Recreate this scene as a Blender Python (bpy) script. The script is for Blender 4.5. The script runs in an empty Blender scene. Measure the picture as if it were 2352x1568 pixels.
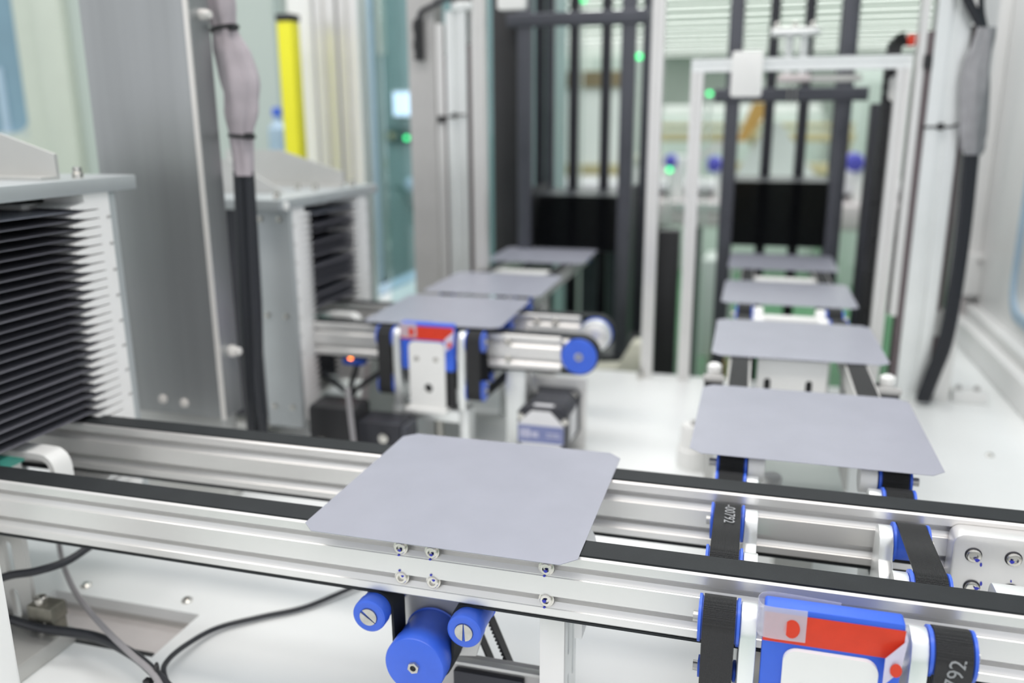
import bpy, bmesh, math, random
from mathutils import Vector, Matrix
from mathutils.geometry import tessellate_polygon
random.seed(7)
PI = math.pi
SC = bpy.context.scene
COL = SC.collection

# ------------------------------------------------------------------ camera, world, lights, exposure
cam_d = bpy.data.cameras.new('camera')
cam = bpy.data.objects.new('camera', cam_d)
COL.objects.link(cam)
cam.location = (0.15596, -0.50081, 0.23262)
cam.rotation_euler = (math.radians(75.481), math.radians(0.240), math.radians(15.732))
cam_d.sensor_width = 36.0
cam_d.lens = 1960.7 / 2352 * 36.0
cam_d.clip_start = 0.01
cam_d.clip_end = 200
cam_d.dof.use_dof = True
cam_d.dof.focus_distance = 0.465
cam_d.dof.aperture_fstop = 4.5
SC.camera = cam

world = bpy.data.worlds.new('world')
SC.world = world
world.use_nodes = True
bgn = world.node_tree.nodes['Background']
bgn.inputs[0].default_value = (0.94, 0.965, 1.0, 1)
bgn.inputs[1].default_value = 0.80

def area(name, loc, sx, sy, power, rot=(0, 0, 0), col=(1, 1, 1)):
    d = bpy.data.lights.new(name, 'AREA')
    d.shape = 'RECTANGLE'; d.size = sx; d.size_y = sy; d.energy = power; d.color = col
    o = bpy.data.objects.new(name, d); COL.objects.link(o)
    o.location = loc; o.rotation_euler = rot
    return o
area('ceiling_lamp_front', (-0.3, -0.35, 1.62), 2.6, 0.35, 17, col=(1, 0.93, 0.87))
area('ceiling_lamp_middle', (-0.3, 0.75, 1.62), 2.6, 0.35, 11, col=(1, 0.99, 0.98))
area('hall_fill_near', (0.0, 3.1, 1.62), 4.0, 0.8, 26)  # unseen fill lamp, added to brighten the far table
area('hall_fill_far', (0.0, 5.6, 1.62), 6.0, 1.2, 50)  # second unseen fill, added to lift the deeper hall
area('ceiling_lamp_rear', (0.0, 1.75, 1.62), 2.4, 0.35, 9)

SC.view_settings.view_transform = 'Standard'
SC.view_settings.look = 'None'
SC.view_settings.gamma = 1.0
SC.view_settings.use_curve_mapping = False
SC.view_settings.exposure = 0.30

# ------------------------------------------------------------------ materials
def new_mat(name):
    m = bpy.data.materials.new(name); m.use_nodes = True
    nt = m.node_tree
    return m, nt, nt.nodes['Principled BSDF']

def mat(name, c, metal=0.0, rough=0.5, spec=0.5, var=0.06, scale=18.0, bump=0.0, bscale=900.0, stretch=None, coat=0.0, alpha=1.0):
    m, nt, b = new_mat(name)
    N = nt.nodes; L = nt.links
    tc = N.new('ShaderNodeTexCoord')
    mp = N.new('ShaderNodeMapping')
    if stretch: mp.inputs['Scale'].default_value = stretch
    L.new(tc.outputs['Object'], mp.inputs['Vector'])
    nz = N.new('ShaderNodeTexNoise'); nz.inputs['Scale'].default_value = scale; nz.inputs['Detail'].default_value = 3
    L.new(mp.outputs[0], nz.inputs['Vector'])
    r = N.new('ShaderNodeValToRGB')
    lo = tuple(max(0, x * (1 - var)) for x in c[:3]) + (1,)
    hi = tuple(min(1, x * (1 + var)) for x in c[:3]) + (1,)
    r.color_ramp.elements[0].position = 0.3; r.color_ramp.elements[0].color = lo
    r.color_ramp.elements[1].position = 0.7; r.color_ramp.elements[1].color = hi
    L.new(nz.outputs['Fac'], r.inputs['Fac'])
    L.new(r.outputs['Color'], b.inputs['Base Color'])
    b.inputs['Metallic'].default_value = metal
    b.inputs['Roughness'].default_value = rough
    b.inputs['Specular IOR Level'].default_value = spec
    b.inputs['Coat Weight'].default_value = coat
    b.inputs['Alpha'].default_value = alpha
    if bump:
        n2 = N.new('ShaderNodeTexNoise'); n2.inputs['Scale'].default_value = bscale
        L.new(mp.outputs[0], n2.inputs['Vector'])
        bp = N.new('ShaderNodeBump'); bp.inputs['Strength'].default_value = bump; bp.inputs['Distance'].default_value = 0.0004
        L.new(n2.outputs['Fac'], bp.inputs['Height']); L.new(bp.outputs[0], b.inputs['Normal'])
    return m

def emit(name, c, s):
    m, nt, b = new_mat(name)
    b.inputs['Base Color'].default_value = c + (1,)
    b.inputs['Emission Color'].default_value = c + (1,)
    b.inputs['Emission Strength'].default_value = s
    return m

def clear(name, tint, gloss=0.12, rough=0.02):
    m = bpy.data.materials.new(name); m.use_nodes = True
    nt = m.node_tree; N = nt.nodes; L = nt.links
    N.remove(N['Principled BSDF'])
    t = N.new('ShaderNodeBsdfTransparent'); t.inputs[0].default_value = tint + (1,)
    g = N.new('ShaderNodeBsdfGlossy'); g.inputs['Roughness'].default_value = rough
    fr = N.new('ShaderNodeFresnel'); fr.inputs[0].default_value = 1.45
    mx = N.new('ShaderNodeMixShader')
    ma = N.new('ShaderNodeMath'); ma.operation = 'MULTIPLY_ADD'; ma.inputs[1].default_value = 0.8; ma.inputs[2].default_value = gloss * 0.3
    L.new(fr.outputs[0], ma.inputs[0]); L.new(ma.outputs[0], mx.inputs[0])
    L.new(t.outputs[0], mx.inputs[1]); L.new(g.outputs[0], mx.inputs[2])
    L.new(mx.outputs[0], N['Material Output'].inputs['Surface'])
    return m

def film(name, c, mixf):
    m = bpy.data.materials.new(name); m.use_nodes = True
    nt = m.node_tree; N = nt.nodes; L = nt.links
    b = N['Principled BSDF']; b.inputs['Base Color'].default_value = c + (1,); b.inputs['Roughness'].default_value = 0.25
    t = N.new('ShaderNodeBsdfTransparent')
    mx = N.new('ShaderNodeMixShader'); mx.inputs[0].default_value = mixf
    L.new(t.outputs[0], mx.inputs[1]); L.new(b.outputs[0], mx.inputs[2])
    L.new(mx.outputs[0], N['Material Output'].inputs['Surface'])
    return m

def weave(name, c, scale=1500.0, strength=1.0, rough=0.44):
    """woven belt fabric: fine ribs across and along, as relief"""
    m, nt, b = new_mat(name); N = nt.nodes; L = nt.links
    b.inputs['Base Color'].default_value = c + (1,); b.inputs['Roughness'].default_value = rough
    tc = N.new('ShaderNodeTexCoord')
    v = N.new('ShaderNodeTexVoronoi'); v.inputs['Scale'].default_value = scale; v.inputs['Randomness'].default_value = 0.25
    L.new(tc.outputs['Object'], v.inputs['Vector'])
    bp = N.new('ShaderNodeBump'); bp.inputs['Strength'].default_value = strength; bp.inputs['Distance'].default_value = 0.0012; bp.invert = True
    L.new(v.outputs['Distance'], bp.inputs['Height']); L.new(bp.outputs[0], b.inputs['Normal'])
    nz = N.new('ShaderNodeTexNoise'); nz.inputs['Scale'].default_value = 40
    L.new(tc.outputs['Object'], nz.inputs['Vector'])
    r = N.new('ShaderNodeValToRGB')
    r.color_ramp.elements[0].color = tuple(x * 0.85 for x in c) + (1,); r.color_ramp.elements[1].color = tuple(x * 1.15 for x in c) + (1,)
    L.new(nz.outputs['Fac'], r.inputs[0]); L.new(r.outputs[0], b.inputs['Base Color'])
    return m

M = {
 'alu': mat('anodised_aluminium', (0.80, 0.79, 0.775), 0.55, 0.34, var=0.02, bump=0.06, bscale=1400),
 'alu_dull': mat('dull_aluminium', (0.60, 0.60, 0.58), 0.55, 0.45, var=0.04, bump=0.08, bscale=700),
 'alu_bright': mat('bright_machined_aluminium', (0.86, 0.88, 0.87), 0.6, 0.32, var=0.03, bump=0.08, bscale=1200),
 'grey_plate': mat('grey_metal_plate', (0.50, 0.49, 0.48), 0.35, 0.42, var=0.05),
 'lid': mat('blue_grey_anodised_plate', (0.46, 0.49, 0.50), 0.35, 0.4, var=0.04),
 'steel': mat('brushed_stainless_steel', (0.37, 0.38, 0.385), 0.75, 0.36, var=0.10, scale=6, bump=0.15, bscale=300, stretch=(6, 6, 0.25)),
 'steel_edge': mat('bright_steel_edge', (0.80, 0.77, 0.74), 0.3, 0.4, var=0.03),
 'screw': mat('zinc_screw_steel', (0.66, 0.64, 0.60), 1.0, 0.22, var=0.08, scale=300),
 'nickel': mat('nickel_axle_end', (0.52, 0.51, 0.47), 0.85, 0.35, var=0.12, scale=250),
 'deck': mat('white_powder_coated_deck', (0.85, 0.87, 0.865), 0.0, 0.32, var=0.025, scale=7, spec=0.5),
 'white_panel': mat('white_painted_panel', (0.86, 0.86, 0.85), 0.0, 0.4, var=0.02, scale=4),
 'white_plastic': mat('white_plastic', (0.86, 0.86, 0.84), 0.0, 0.38, var=0.015),
 'comb': mat('white_nylon_comb', (0.87, 0.86, 0.85), 0.0, 0.45, var=0.02),
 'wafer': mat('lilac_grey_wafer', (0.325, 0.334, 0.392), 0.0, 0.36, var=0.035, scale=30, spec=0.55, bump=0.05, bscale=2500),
 'wafer_shaded': mat('shaded_grey_wafer', (0.19, 0.19, 0.22), 0.0, 0.33, var=0.04, scale=30, spec=0.6),  # same wafers, with the shade inside the cassettes put into the colour
 'wafer_deep_shade': mat('deep_shade_wafer', (0.030, 0.033, 0.042), 0.0, 0.4, var=0.05),  # shade between the stacked magazine wafers, painted as a near-black base colour
 'belt': mat('dark_grey_belt', (0.021, 0.024, 0.026), 0.0, 0.62, 0.3, var=0.10, scale=60, bump=0.35, bscale=1600),
 'weave': weave('woven_black_belt', (0.022, 0.0225, 0.024)),
 'blue': mat('blue_plastic', (0.045, 0.135, 0.70), 0.0, 0.36, var=0.04, scale=90),
 'blue_block': mat('blue_nylon_block', (0.035, 0.13, 0.72), 0.0, 0.42, var=0.05, scale=60),
 'navy': mat('violet_blue_roller_coat', (0.10, 0.10, 0.55), 0.0, 0.45),
 'blue_mark': mat('blue_paint_mark', (0.03, 0.04, 0.50), 0.0, 0.4),
 'red': mat('red_tape', (0.72, 0.045, 0.015), 0.0, 0.30, var=0.05, scale=120),
 'dark_red': mat('dark_red_tape', (0.28, 0.02, 0.02), 0.0, 0.35),
 'film': film('clear_adhesive_film', (0.75, 0.74, 0.82), 0.42),
 'flap': mat('milky_film_flap', (0.66, 0.63, 0.78), 0.0, 0.35, var=0.05, scale=160),
 'black': mat('black_plastic', (0.018, 0.018, 0.02), 0.0, 0.45, var=0.15),
 'black_metal': mat('black_anodised_metal', (0.040, 0.041, 0.050), 0.3, 0.42, var=0.12),
 'charcoal': mat('charcoal_metal', (0.085, 0.088, 0.105), 0.35, 0.42, var=0.10),
 'brown_guide': mat('brown_grey_guide_rail', (0.16, 0.13, 0.135), 0.2, 0.45, var=0.1),
 'grey_cable': mat('grey_cable_jacket', (0.30, 0.29, 0.30), 0.0, 0.4),
 'black_cable': mat('black_cable_jacket', (0.02, 0.022, 0.028), 0.0, 0.42),
 'sleeve': mat('pinkish_grey_fabric_sleeve', (0.46, 0.41, 0.44), 0.0, 0.75, var=0.08, scale=60, bump=0.2, bscale=500),
 'sleeve_dark': mat('dark_grey_fabric_sleeve', (0.31, 0.31, 0.325), 0.0, 0.75, var=0.12, scale=60, bump=0.2, bscale=500),
 'yellow': mat('yellow_paint', (0.80, 0.76, 0.02), 0.0, 0.4, var=0.02),
 'teal': mat('teal_plastic', (0.08, 0.50, 0.40), 0.0, 0.4),
 'sage': mat('sage_grey_wall_panel', (0.54, 0.60, 0.565), 0.0, 0.5, var=0.02, scale=2),
 'cream': mat('cream_door_frame', (0.64, 0.68, 0.60), 0.0, 0.5, var=0.02),
 'blue_glass': mat('blue_tinted_window_pane', (0.22, 0.36, 0.46), 0.0, 0.15, var=0.2, scale=2.5),
 'teal_panel': mat('teal_grey_cabinet_paint', (0.27, 0.38, 0.385), 0.0, 0.4, var=0.10, scale=5),
 'trim_blue': mat('pale_blue_window_trim', (0.46, 0.60, 0.74), 0.0, 0.4),
 'dark_green': mat('dark_green_machine_paint', (0.05, 0.12, 0.11), 0.0, 0.4, var=0.5, scale=8),
 'green_floor': mat('green_epoxy_floor', (0.07, 0.22, 0.10), 0.0, 0.35, var=0.15, scale=1.5),
 'mint': mat('mint_grey_machine_paint', (0.56, 0.61, 0.57), 0.0, 0.45, var=0.06, scale=3),
 'pink_white': mat('pinkish_white_table_top', (0.66, 0.60, 0.60), 0.0, 0.4),
 'cream_white': mat('cream_plastic', (0.66, 0.66, 0.55), 0.0, 0.5),
 'ochre': mat('ochre_wood_bar', (0.46, 0.42, 0.24), 0.0, 0.55, var=0.15, scale=6),
 'brown': mat('brown_panel_trim', (0.20, 0.16, 0.09), 0.0, 0.5, var=0.2, scale=5),
 'orange': mat('amber_sheet', (0.50, 0.30, 0.08), 0.0, 0.45),
 'pale_green': mat('pale_green_white_wall', (0.70, 0.735, 0.70), 0.0, 0.5, var=0.05, scale=1),
 'green_box': mat('green_terminal_plastic', (0.06, 0.30, 0.12), 0.0, 0.45),
 'label_white': mat('silver_white_label', (0.72, 0.72, 0.74), 0.0, 0.4),
 'label_blue': mat('slate_blue_label_band', (0.19, 0.22, 0.42), 0.0, 0.4),
 'label_text': mat('pale_label_print', (0.50, 0.50, 0.64), 0.0, 0.4, var=0.3, scale=400),
 'print': mat('pale_grey_belt_print', (0.30, 0.31, 0.32), 0.0, 0.6),
 'tray': mat('pinkish_grey_tray', (0.60, 0.57, 0.56), 0.0, 0.45),
 'bronze': mat('bronze_grey_clamp', (0.25, 0.24, 0.20), 0.7, 0.4, var=0.2, scale=120),
 'glass': clear('clear_window_glass', (0.82, 0.92, 0.93)),
 'tube': film('clear_tubing', (0.7, 0.75, 0.75), 0.35),
 'led_green': emit('green_indicator_light', (0.02, 0.80, 0.22), 3.2),
 'led_orange': emit('orange_indicator_light', (1.0, 0.22, 0.02), 7),
 'screen': emit('lit_screen', (0.72, 0.80, 1.0), 1.05),
 'lamp': emit('lit_ceiling_panel', (0.98, 1.0, 0.97), 2.3),
}

# ------------------------------------------------------------------ mesh builder
class MB:
    def __init__(s): s.v = []; s.f = []
    def add(s, vs, fs):
        n = len(s.v); s.v += [tuple(p) for p in vs]; s.f += [tuple(i + n for i in f) for f in fs]; return s
    def box(s, x0, x1, y0, y1, z0, z1):
        return s.add([(x0,y0,z0),(x1,y0,z0),(x1,y1,z0),(x0,y1,z0),(x0,y0,z1),(x1,y0,z1),(x1,y1,z1),(x0,y1,z1)],
                     [(0,3,2,1),(4,5,6,7),(0,1,5,4),(1,2,6,5),(2,3,7,6),(3,0,4,7)])
    @staticmethod
    def lift(ax, p, a):
        return (a, p[0], p[1]) if ax == 'x' else (p[0], a, p[1]) if ax == 'y' else (p[0], p[1], a)
    def prism(s, ax, poly, a0, a1, holes=()):
        """extrude a 2D outline (with holes) along an axis; x: (y,z)  y: (x,z)  z: (x,y)"""
        loops = [list(poly)] + [list(h) for h in holes]
        flat = [p for lp in loops for p in lp]; n = len(flat)
        vs = [s.lift(ax, p, a0) for p in flat] + [s.lift(ax, p, a1) for p in flat]
        fs = []
        if holes:
            tri = tessellate_polygon([[Vector((p[0], p[1], 0)) for p in lp] for lp in loops])
            for t in tri:
                fs.append(tuple(t)); fs.append(tuple(i + n for i in reversed(t)))
        else:
            fs.append(tuple(range(n))); fs.append(tuple(range(2 * n - 1, n - 1, -1)))
        o = 0
        for lp in loops:
            k = len(lp)
            for i in range(k):
                j = (i + 1) % k
                fs.append((o + i, o + j, o + j + n, o + i + n))
            o += k
        return s.add(vs, fs)
    def cyl(s, ax, c, r, a0, a1, n=28, r1=None):
        r1 = r if r1 is None else r1
        vs = []
        for a, rr in ((a0, r), (a1, r1)):
            vs += [s.lift(ax, (c[0] + rr * math.cos(2 * PI * i / n), c[1] + rr * math.sin(2 * PI * i / n)), a) for i in range(n)]
        fs = [tuple(range(n)), tuple(range(2 * n - 1, n - 1, -1))] + [(i, (i + 1) % n, (i + 1) % n + n, i + n) for i in range(n)]
        return s.add(vs, fs)
    def lathe(s, ax, c, prof, n=32):
        """prof: list of (radius, position along axis)"""
        vs = []; k = len(prof)
        for r, a in prof:
            r = max(r, 1e-5)
            vs += [s.lift(ax, (c[0] + r * math.cos(2 * PI * i / n), c[1] + r * math.sin(2 * PI * i / n)), a) for i in range(n)]
        fs = []
        for j in range(k - 1):
            fs += [(j * n + i, j * n + (i + 1) % n, (j + 1) * n + (i + 1) % n, (j + 1) * n + i) for i in range(n)]
        fs += [tuple(range(n)), tuple(range(k * n - 1, (k - 1) * n - 1, -1))]
        return s.add(vs, fs)
    def tube(s, path, r, n=10, sub=6):
        pts = smooth(path, sub) if sub > 1 else [Vector(p) for p in path]
        rr = r if isinstance(r, (list, tuple)) else None
        vs = []; K = len(pts); up = None
        for i, p in enumerate(pts):
            t = (pts[min(i + 1, K - 1)] - pts[max(i - 1, 0)]).normalized()
            if up is None:
                up = t.orthogonal().normalized()
            up = (up - t * up.dot(t)).normalized(); w = t.cross(up)
            if rr:
                u = i / (K - 1) * (len(rr) - 1); a = int(min(u, len(rr) - 2)); rad = rr[a] * (1 - (u - a)) + rr[a + 1] * (u - a)
            else: rad = r
            vs += [p + up * rad * math.cos(2 * PI * q / n) + w * rad * math.sin(2 * PI * q / n) for q in range(n)]
        fs = [tuple(range(n)), tuple(range(K * n - 1, (K - 1) * n - 1, -1))]
        for j in range(K - 1):
            fs += [(j * n + i, j * n + (i + 1) % n, (j + 1) * n + (i + 1) % n, (j + 1) * n + i) for i in range(n)]
        return s.add(vs, fs)
    def ribbon(s, ax, path, a0, a1, th, closed=True):
        """band of thickness th along a 2D path, from a0 to a1 across"""
        P = [Vector((p[0], p[1])) for p in path]; K = len(P); outer = []; inner = []
        for i in range(K):
            if closed: t = (P[(i + 1) % K] - P[i - 1])
            else: t = (P[min(i + 1, K - 1)] - P[max(i - 1, 0)])
            if t.length < 1e-9: t = Vector((1, 0))
            t.normalize(); nrm = Vector((t.y, -t.x)) * (th / 2)
            outer.append(P[i] + nrm); inner.append(P[i] - nrm)
        vs = []
        for o, i in zip(outer, inner):
            vs += [s.lift(ax, o, a0), s.lift(ax, o, a1), s.lift(ax, i, a1), s.lift(ax, i, a0)]
        fs = []
        for k in range(K if closed else K - 1):
            j = (k + 1) % K
            for q in range(4):
                fs.append((k * 4 + q, k * 4 + (q + 1) % 4, j * 4 + (q + 1) % 4, j * 4 + q))
        if not closed: fs += [(0, 1, 2, 3), tuple((K - 1) * 4 + q for q in (3, 2, 1, 0))]
        return s.add(vs, fs)
    def build(s, name, material, parent=None, bevel=0.0, seg=2, angle=35, smooth_all=True, kind=None):
        me = bpy.data.meshes.new(name)
        xs, ys, zs = zip(*s.v)
        c = Vector(((min(xs) + max(xs)) / 2, (min(ys) + max(ys)) / 2, min(zs)))
        me.from_pydata([tuple(Vector(p) - c) for p in s.v], [], s.f)
        bm = bmesh.new(); bm.from_mesh(me)
        bmesh.ops.remove_doubles(bm, verts=bm.verts, dist=1e-6)
        bmesh.ops.recalc_face_normals(bm, faces=bm.faces)
        if bevel:
            es = [e for e in bm.edges if len(e.link_faces) == 2 and e.calc_face_angle(0) > math.radians(angle)]
            bmesh.ops.bevel(bm, geom=es, offset=bevel, offset_type='OFFSET', segments=seg, profile=0.5, affect='EDGES', clamp_overlap=True)
        bm.to_mesh(me); bm.free()
        me.polygons.foreach_set('use_smooth', [smooth_all] * len(me.polygons))
        if smooth_all: me.set_sharp_from_angle(angle=math.radians(angle))
        me.materials.append(M[material] if isinstance(material, str) else material)
        o = bpy.data.objects.new(name, me); COL.objects.link(o)
        if parent is not None:
            o.parent = parent; o.location = c - WL[parent]
        else: o.location = c
        WL[o] = c
        if kind: o['kind'] = kind
        return o
WL = {}

def smooth(path, sub=6):
    P = [Vector(p) for p in path]; out = []
    for i in range(len(P) - 1):
        p0 = P[max(i - 1, 0)]; p1 = P[i]; p2 = P[i + 1]; p3 = P[min(i + 2, len(P) - 1)]
        for k in range(sub):
            t = k / sub
            out.append(0.5 * ((2 * p1) + (p2 - p0) * t + (2 * p0 - 5 * p1 + 4 * p2 - p3) * t * t + (3 * p1 - p0 - 3 * p2 + p3) * t ** 3))
    out.append(P[-1]); return out

def thing(name, label, cat, loc=(0, 0, 0), group=None):
    o = bpy.data.objects.new(name, None); COL.objects.link(o)
    o.empty_display_size = 0.02
    o.location = loc; WL[o] = Vector(loc)
    return tag(o, label, cat, group)
def tag(o, label=None, cat=None, group=None, kind=None):
    if label: o['label'] = label
    if cat: o['category'] = cat
    if group: o['group'] = group
    if kind: o['kind'] = kind
    return o
def dup(root, delta, label=None, group=None):
    r = root.copy(); COL.objects.link(r); r.location = Vector(root.location) + Vector(delta)
    WL[r] = WL[root] + Vector(delta)
    if label: r['label'] = label
    if group: r['group'] = group
    for ch in list(root.children):
        c = ch.copy(); COL.objects.link(c); c.parent = r; WL[c] = WL[ch] + Vector(delta)
        for g in list(ch.children):
            d = g.copy(); COL.objects.link(d); d.parent = c; WL[d] = WL[g] + Vector(delta)
    return r
def B(name, material, parent, x0, x1, y0, y1, z0, z1, bevel=0.0, seg=2):
    return MB().box(x0, x1, y0, y1, z0, z1).build(name, material, parent, bevel=bevel, seg=seg)
def rrect(x0, x1, y0, y1, r, n=5, corners=(1, 1, 1, 1)):
    """rounded rectangle outline, corners: lower-left, lower-right, upper-right, upper-left"""
    out = []
    for (cx, cy, a0, on) in ((x0, y0, PI, corners[0]), (x1, y0, 1.5 * PI, corners[1]), (x1, y1, 0, corners[2]), (x0, y1, 0.5 * PI, corners[3])):
        if not on: out.append((cx, cy)); continue
        ox = cx + r if cx == x0 else cx - r; oy = cy + r if cy == y0 else cy - r
        out += [(ox + r * math.cos(a0 + 0.5 * PI * i / n), oy + r * math.sin(a0 + 0.5 * PI * i / n)) for i in range(n + 1)]
    return out
def ellipse(cx, cy, rx, ry, n=20):
    return [(cx + rx * math.cos(2 * PI * i / n), cy + ry * math.sin(2 * PI * i / n)) for i in range(n)]
def slot(cx, z0, z1, r, n=6):
    return [(cx + r * math.cos(PI + PI * i / n), z0 + r + r * math.sin(PI + PI * i / n)) for i in range(n + 1)] + \
           [(cx + r * math.cos(PI * i / n), z1 - r + r * math.sin(PI * i / n)) for i in range(n + 1)]

def loop_path(pulleys, step=0.25):
    """closed belt path round a list of (u, v, radius, sense), sense -1 clockwise, +1 counter-clockwise"""
    n = len(pulleys); tang = []
    for i in range(n):
        a = pulleys[i]; b = pulleys[(i + 1) % n]
        c1 = Vector(a[:2]); c2 = Vector(b[:2]); v = c2 - c1; Ld = v.length; vh = v / Ld
        right = Vector((vh.y, -vh.x)); R1 = a[2] * a[3]; R2 = b[2] * b[3]
        k = (R1 - R2) / Ld; k = max(-1, min(1, k))
        nn = vh * k + right * math.sqrt(1 - k * k)
        tang.append((c1 + nn * R1, c2 + nn * R2))
    out = []
    for i in range(n):
        p_in = tang[i - 1][1]; p_out = tang[i][0]; c = Vector(pulleys[i][:2]); r = pulleys[i][2]; sgn = pulleys[i][3]
        a0 = math.atan2(p_in.y - c.y, p_in.x - c.x); a1 = math.atan2(p_out.y - c.y, p_out.x - c.x)
        d = (a1 - a0) % (2 * PI) if sgn > 0 else -((a0 - a1) % (2 * PI))
        k = max(2, int(abs(d) / step) + 1)
        out += [(c.x + r * math.cos(a0 + d * q / k), c.y + r * math.sin(a0 + d * q / k)) for q in range(k + 1)]
    clean = []
    for p in out:
        if not clean or (Vector(p) - Vector(clean[-1])).length > 1e-5: clean.append(p)
    return clean

def text_mb(string, size, xf):
    cu = bpy.data.curves.new('lettering', 'FONT'); cu.body = string; cu.size = size; cu.extrude = 0.00008; cu.resolution_u = 2
    cu.align_x = 'CENTER'; cu.align_y = 'CENTER'
    ob = bpy.data.objects.new('lettering', cu); COL.objects.link(ob)
    bpy.context.view_layer.update()
    me = ob.evaluated_get(bpy.context.evaluated_depsgraph_get()).to_mesh()
    mb = MB().add([xf @ v.co for v in me.vertices], [tuple(p.vertices) for p in me.polygons])
    bpy.data.objects.remove(ob); bpy.data.curves.remove(cu)
    return mb

ORD = ['top', 'second', 'third', 'fourth', 'fifth', 'sixth', 'seventh', 'eighth', 'ninth', 'tenth', 'eleventh', 'twelfth', 'thirteenth',
       'fourteenth', 'fifteenth', 'sixteenth', 'seventeenth', 'eighteenth', 'nineteenth', 'twentieth', 'twenty-first', 'twenty-second',
       'twenty-third', 'twenty-fourth', 'twenty-fifth', 'twenty-sixth']

# ------------------------------------------------------------------ the setting
DZ = -0.150                                   # height of the machine deck
def struct(o): o['kind'] = 'structure'; return o
struct(B('floor', 'green_floor', None, -7, 7, -4, 24, -1.0, -0.95))
struct(B('ceiling', 'pale_green', None, -7, 7, 2.6, 22, 1.70, 1.76))
struct(B('wall_back', 'pale_green', None, -7, 7, 22, 22.1, -0.95, 1.70))
for i in range(19):
    o = MB().box(-5.0, 4.5, 4.4 + i * 0.9, 4.56 + i * 0.9, 1.6985, 1.70).build('ceiling_light', 'lamp')
    tag(o, ORD[i].replace('top', 'nearest') + ' long lit ceiling panel in the far hall beyond the machines', 'ceiling light', 'ceiling light rows in the far hall')

# machine deck with its sunken tray
dk = thing('machine_deck', 'white coated machine deck plate that carries both conveyors', 'machine deck', (-0.15, 0.2, -0.95))
hole = [(-0.392, -0.042), (-0.2515, -0.042), (-0.2515, 0.016), (-0.392, 0.016)]
MB().prism('z', [(-0.95, -0.34), (0.5515, -0.34), (0.5515, 0.786), (-0.95, 0.786)], DZ - 0.010, DZ, [hole]).build('deck_plate', 'deck', dk)
B('sunken_tray', 'tray', dk, -0.41, -0.235, -0.06, 0.03, DZ - 0.020, DZ - 0.016)
B('tray_wall', 'alu_dull', dk, -0.41, -0.235, 0.0165, 0.020, DZ - 0.016, DZ - 0.010)
B('tray_wall', 'alu_dull', dk, -0.2512, -0.248, -0.06, 0.0165, DZ - 0.016, DZ - 0.010)
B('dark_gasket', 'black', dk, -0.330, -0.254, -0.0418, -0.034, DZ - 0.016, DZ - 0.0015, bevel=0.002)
B('side_ledge', 'deck', dk, 0.445, 0.5515, 0.787, 1.19, DZ - 0.012, DZ - 0.001)
B('cabinet_body', 'white_panel', dk, -0.93, 0.54, -0.32, 0.77, -0.95, DZ - 0.031)
def screw(mbname, mats, parent, ax, c, a0, r, h, sgn, hexr=0.5, washer=True, mark=None):
    """socket head screw whose head grows from a0 along the axis by sgn*h, with washer, hex socket and paint mark"""
    if washer:
        w = MB().lathe(ax, c, [(r * 1.0, a0), (r * 1.25, a0), (r * 1.25, a0 + sgn * h * 0.18), (r * 1.0, a0 + sgn * h * 0.2)], 24).build('washer', mats, parent)
    hd = MB().lathe(ax, c, [(r, a0), (r, a0 + sgn * h * 0.85), (r * 0.88, a0 + sgn * h), (r * hexr, a0 + sgn * h), (r * hexr * 0.9, a0 + sgn * h * 0.45)], 18).build(mbname, mats, parent)
    if mark:
        pts = [(c[0] + mark[0] + mark[2] * math.cos(q) * (1 + 0.35 * math.sin(3 * q)), c[1] + mark[1] + mark[2] * 0.8 * math.sin(q)) for q in [2 * PI * i / 9 for i in range(9)]]
        MB().prism(ax, pts, a0 + sgn * h * 0.9, a0 + sgn * h * 1.04).build('paint_mark', 'blue_mark', hd)
    return hd
for (x, y) in ((-0.372, 0.0284), (-0.2738, 0.0306), (-0.02, 0.2), (0.44, 0.3), (0.44, 0.55), (-0.55, 0.12)):
    MB().lathe('z', (x, y), [(0.0045, DZ), (0.0045, DZ + 0.0012), (0.003, DZ + 0.0026), (0.0016, DZ + 0.0026), (0.0014, DZ + 0.001)], 14).build('deck_screw', 'screw', dk)

# enclosure wall on the side of the lift mast with its window
wr = struct(MB().prism('x', [(0.20, -0.95), (1.28, -0.95), (1.28, 1.4), (0.20, 1.4)], 0.552, 0.592,
        [rrect(0.24, 0.965, -0.062, 1.2, 0.05)]).build('wall_right', 'white_panel'))
MB().prism('x', rrect(0.236, 0.969, -0.066, 1.204, 0.053), 0.546, 0.552, [rrect(0.250, 0.955, -0.052, 1.190, 0.045)]).build('window_trim', 'trim_blue', wr)
w1 = struct(B('window_1', 'glass', None, 0.575, 0.580, 0.20, 1.02, -0.12, 1.26))
trim = struct(B('trim_1', 'white_panel', None, 0.512, 0.552, -0.30, 1.19, DZ, DZ + 0.042, bevel=0.004))
B('upper_strip', 'white_panel', trim, 0.530, 0.552, -0.30, 1.19, DZ + 0.042, DZ + 0.06, bevel=0.003)
for (y0, y1, x0, x1, nm) in ((1.19, 1.25, 0.49, 0.552, 'corner post of the enclosure standing against the window wall'),):
    p = tag(MB().box(x0, x1, y0, y1, -0.95, 1.4).build('corner_post', 'white_panel', None, bevel=0.004), 'white ' + nm, 'post')
mc = thing('dark_machine', 'dark green machine seen through the side window', 'machine', (1.2, 1.0, -0.95))
B('body', 'dark_green', mc, 1.0, 1.9, 0.2, 2.6, -0.95, 0.55); B('hood', 'teal_panel', mc, 0.98, 1.9, 0.2, 2.6, 0.55, 1.2)
B('panel', 'mint', mc, 0.99, 1.0, 1.2, 1.7, -0.4, -0.05)

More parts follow.
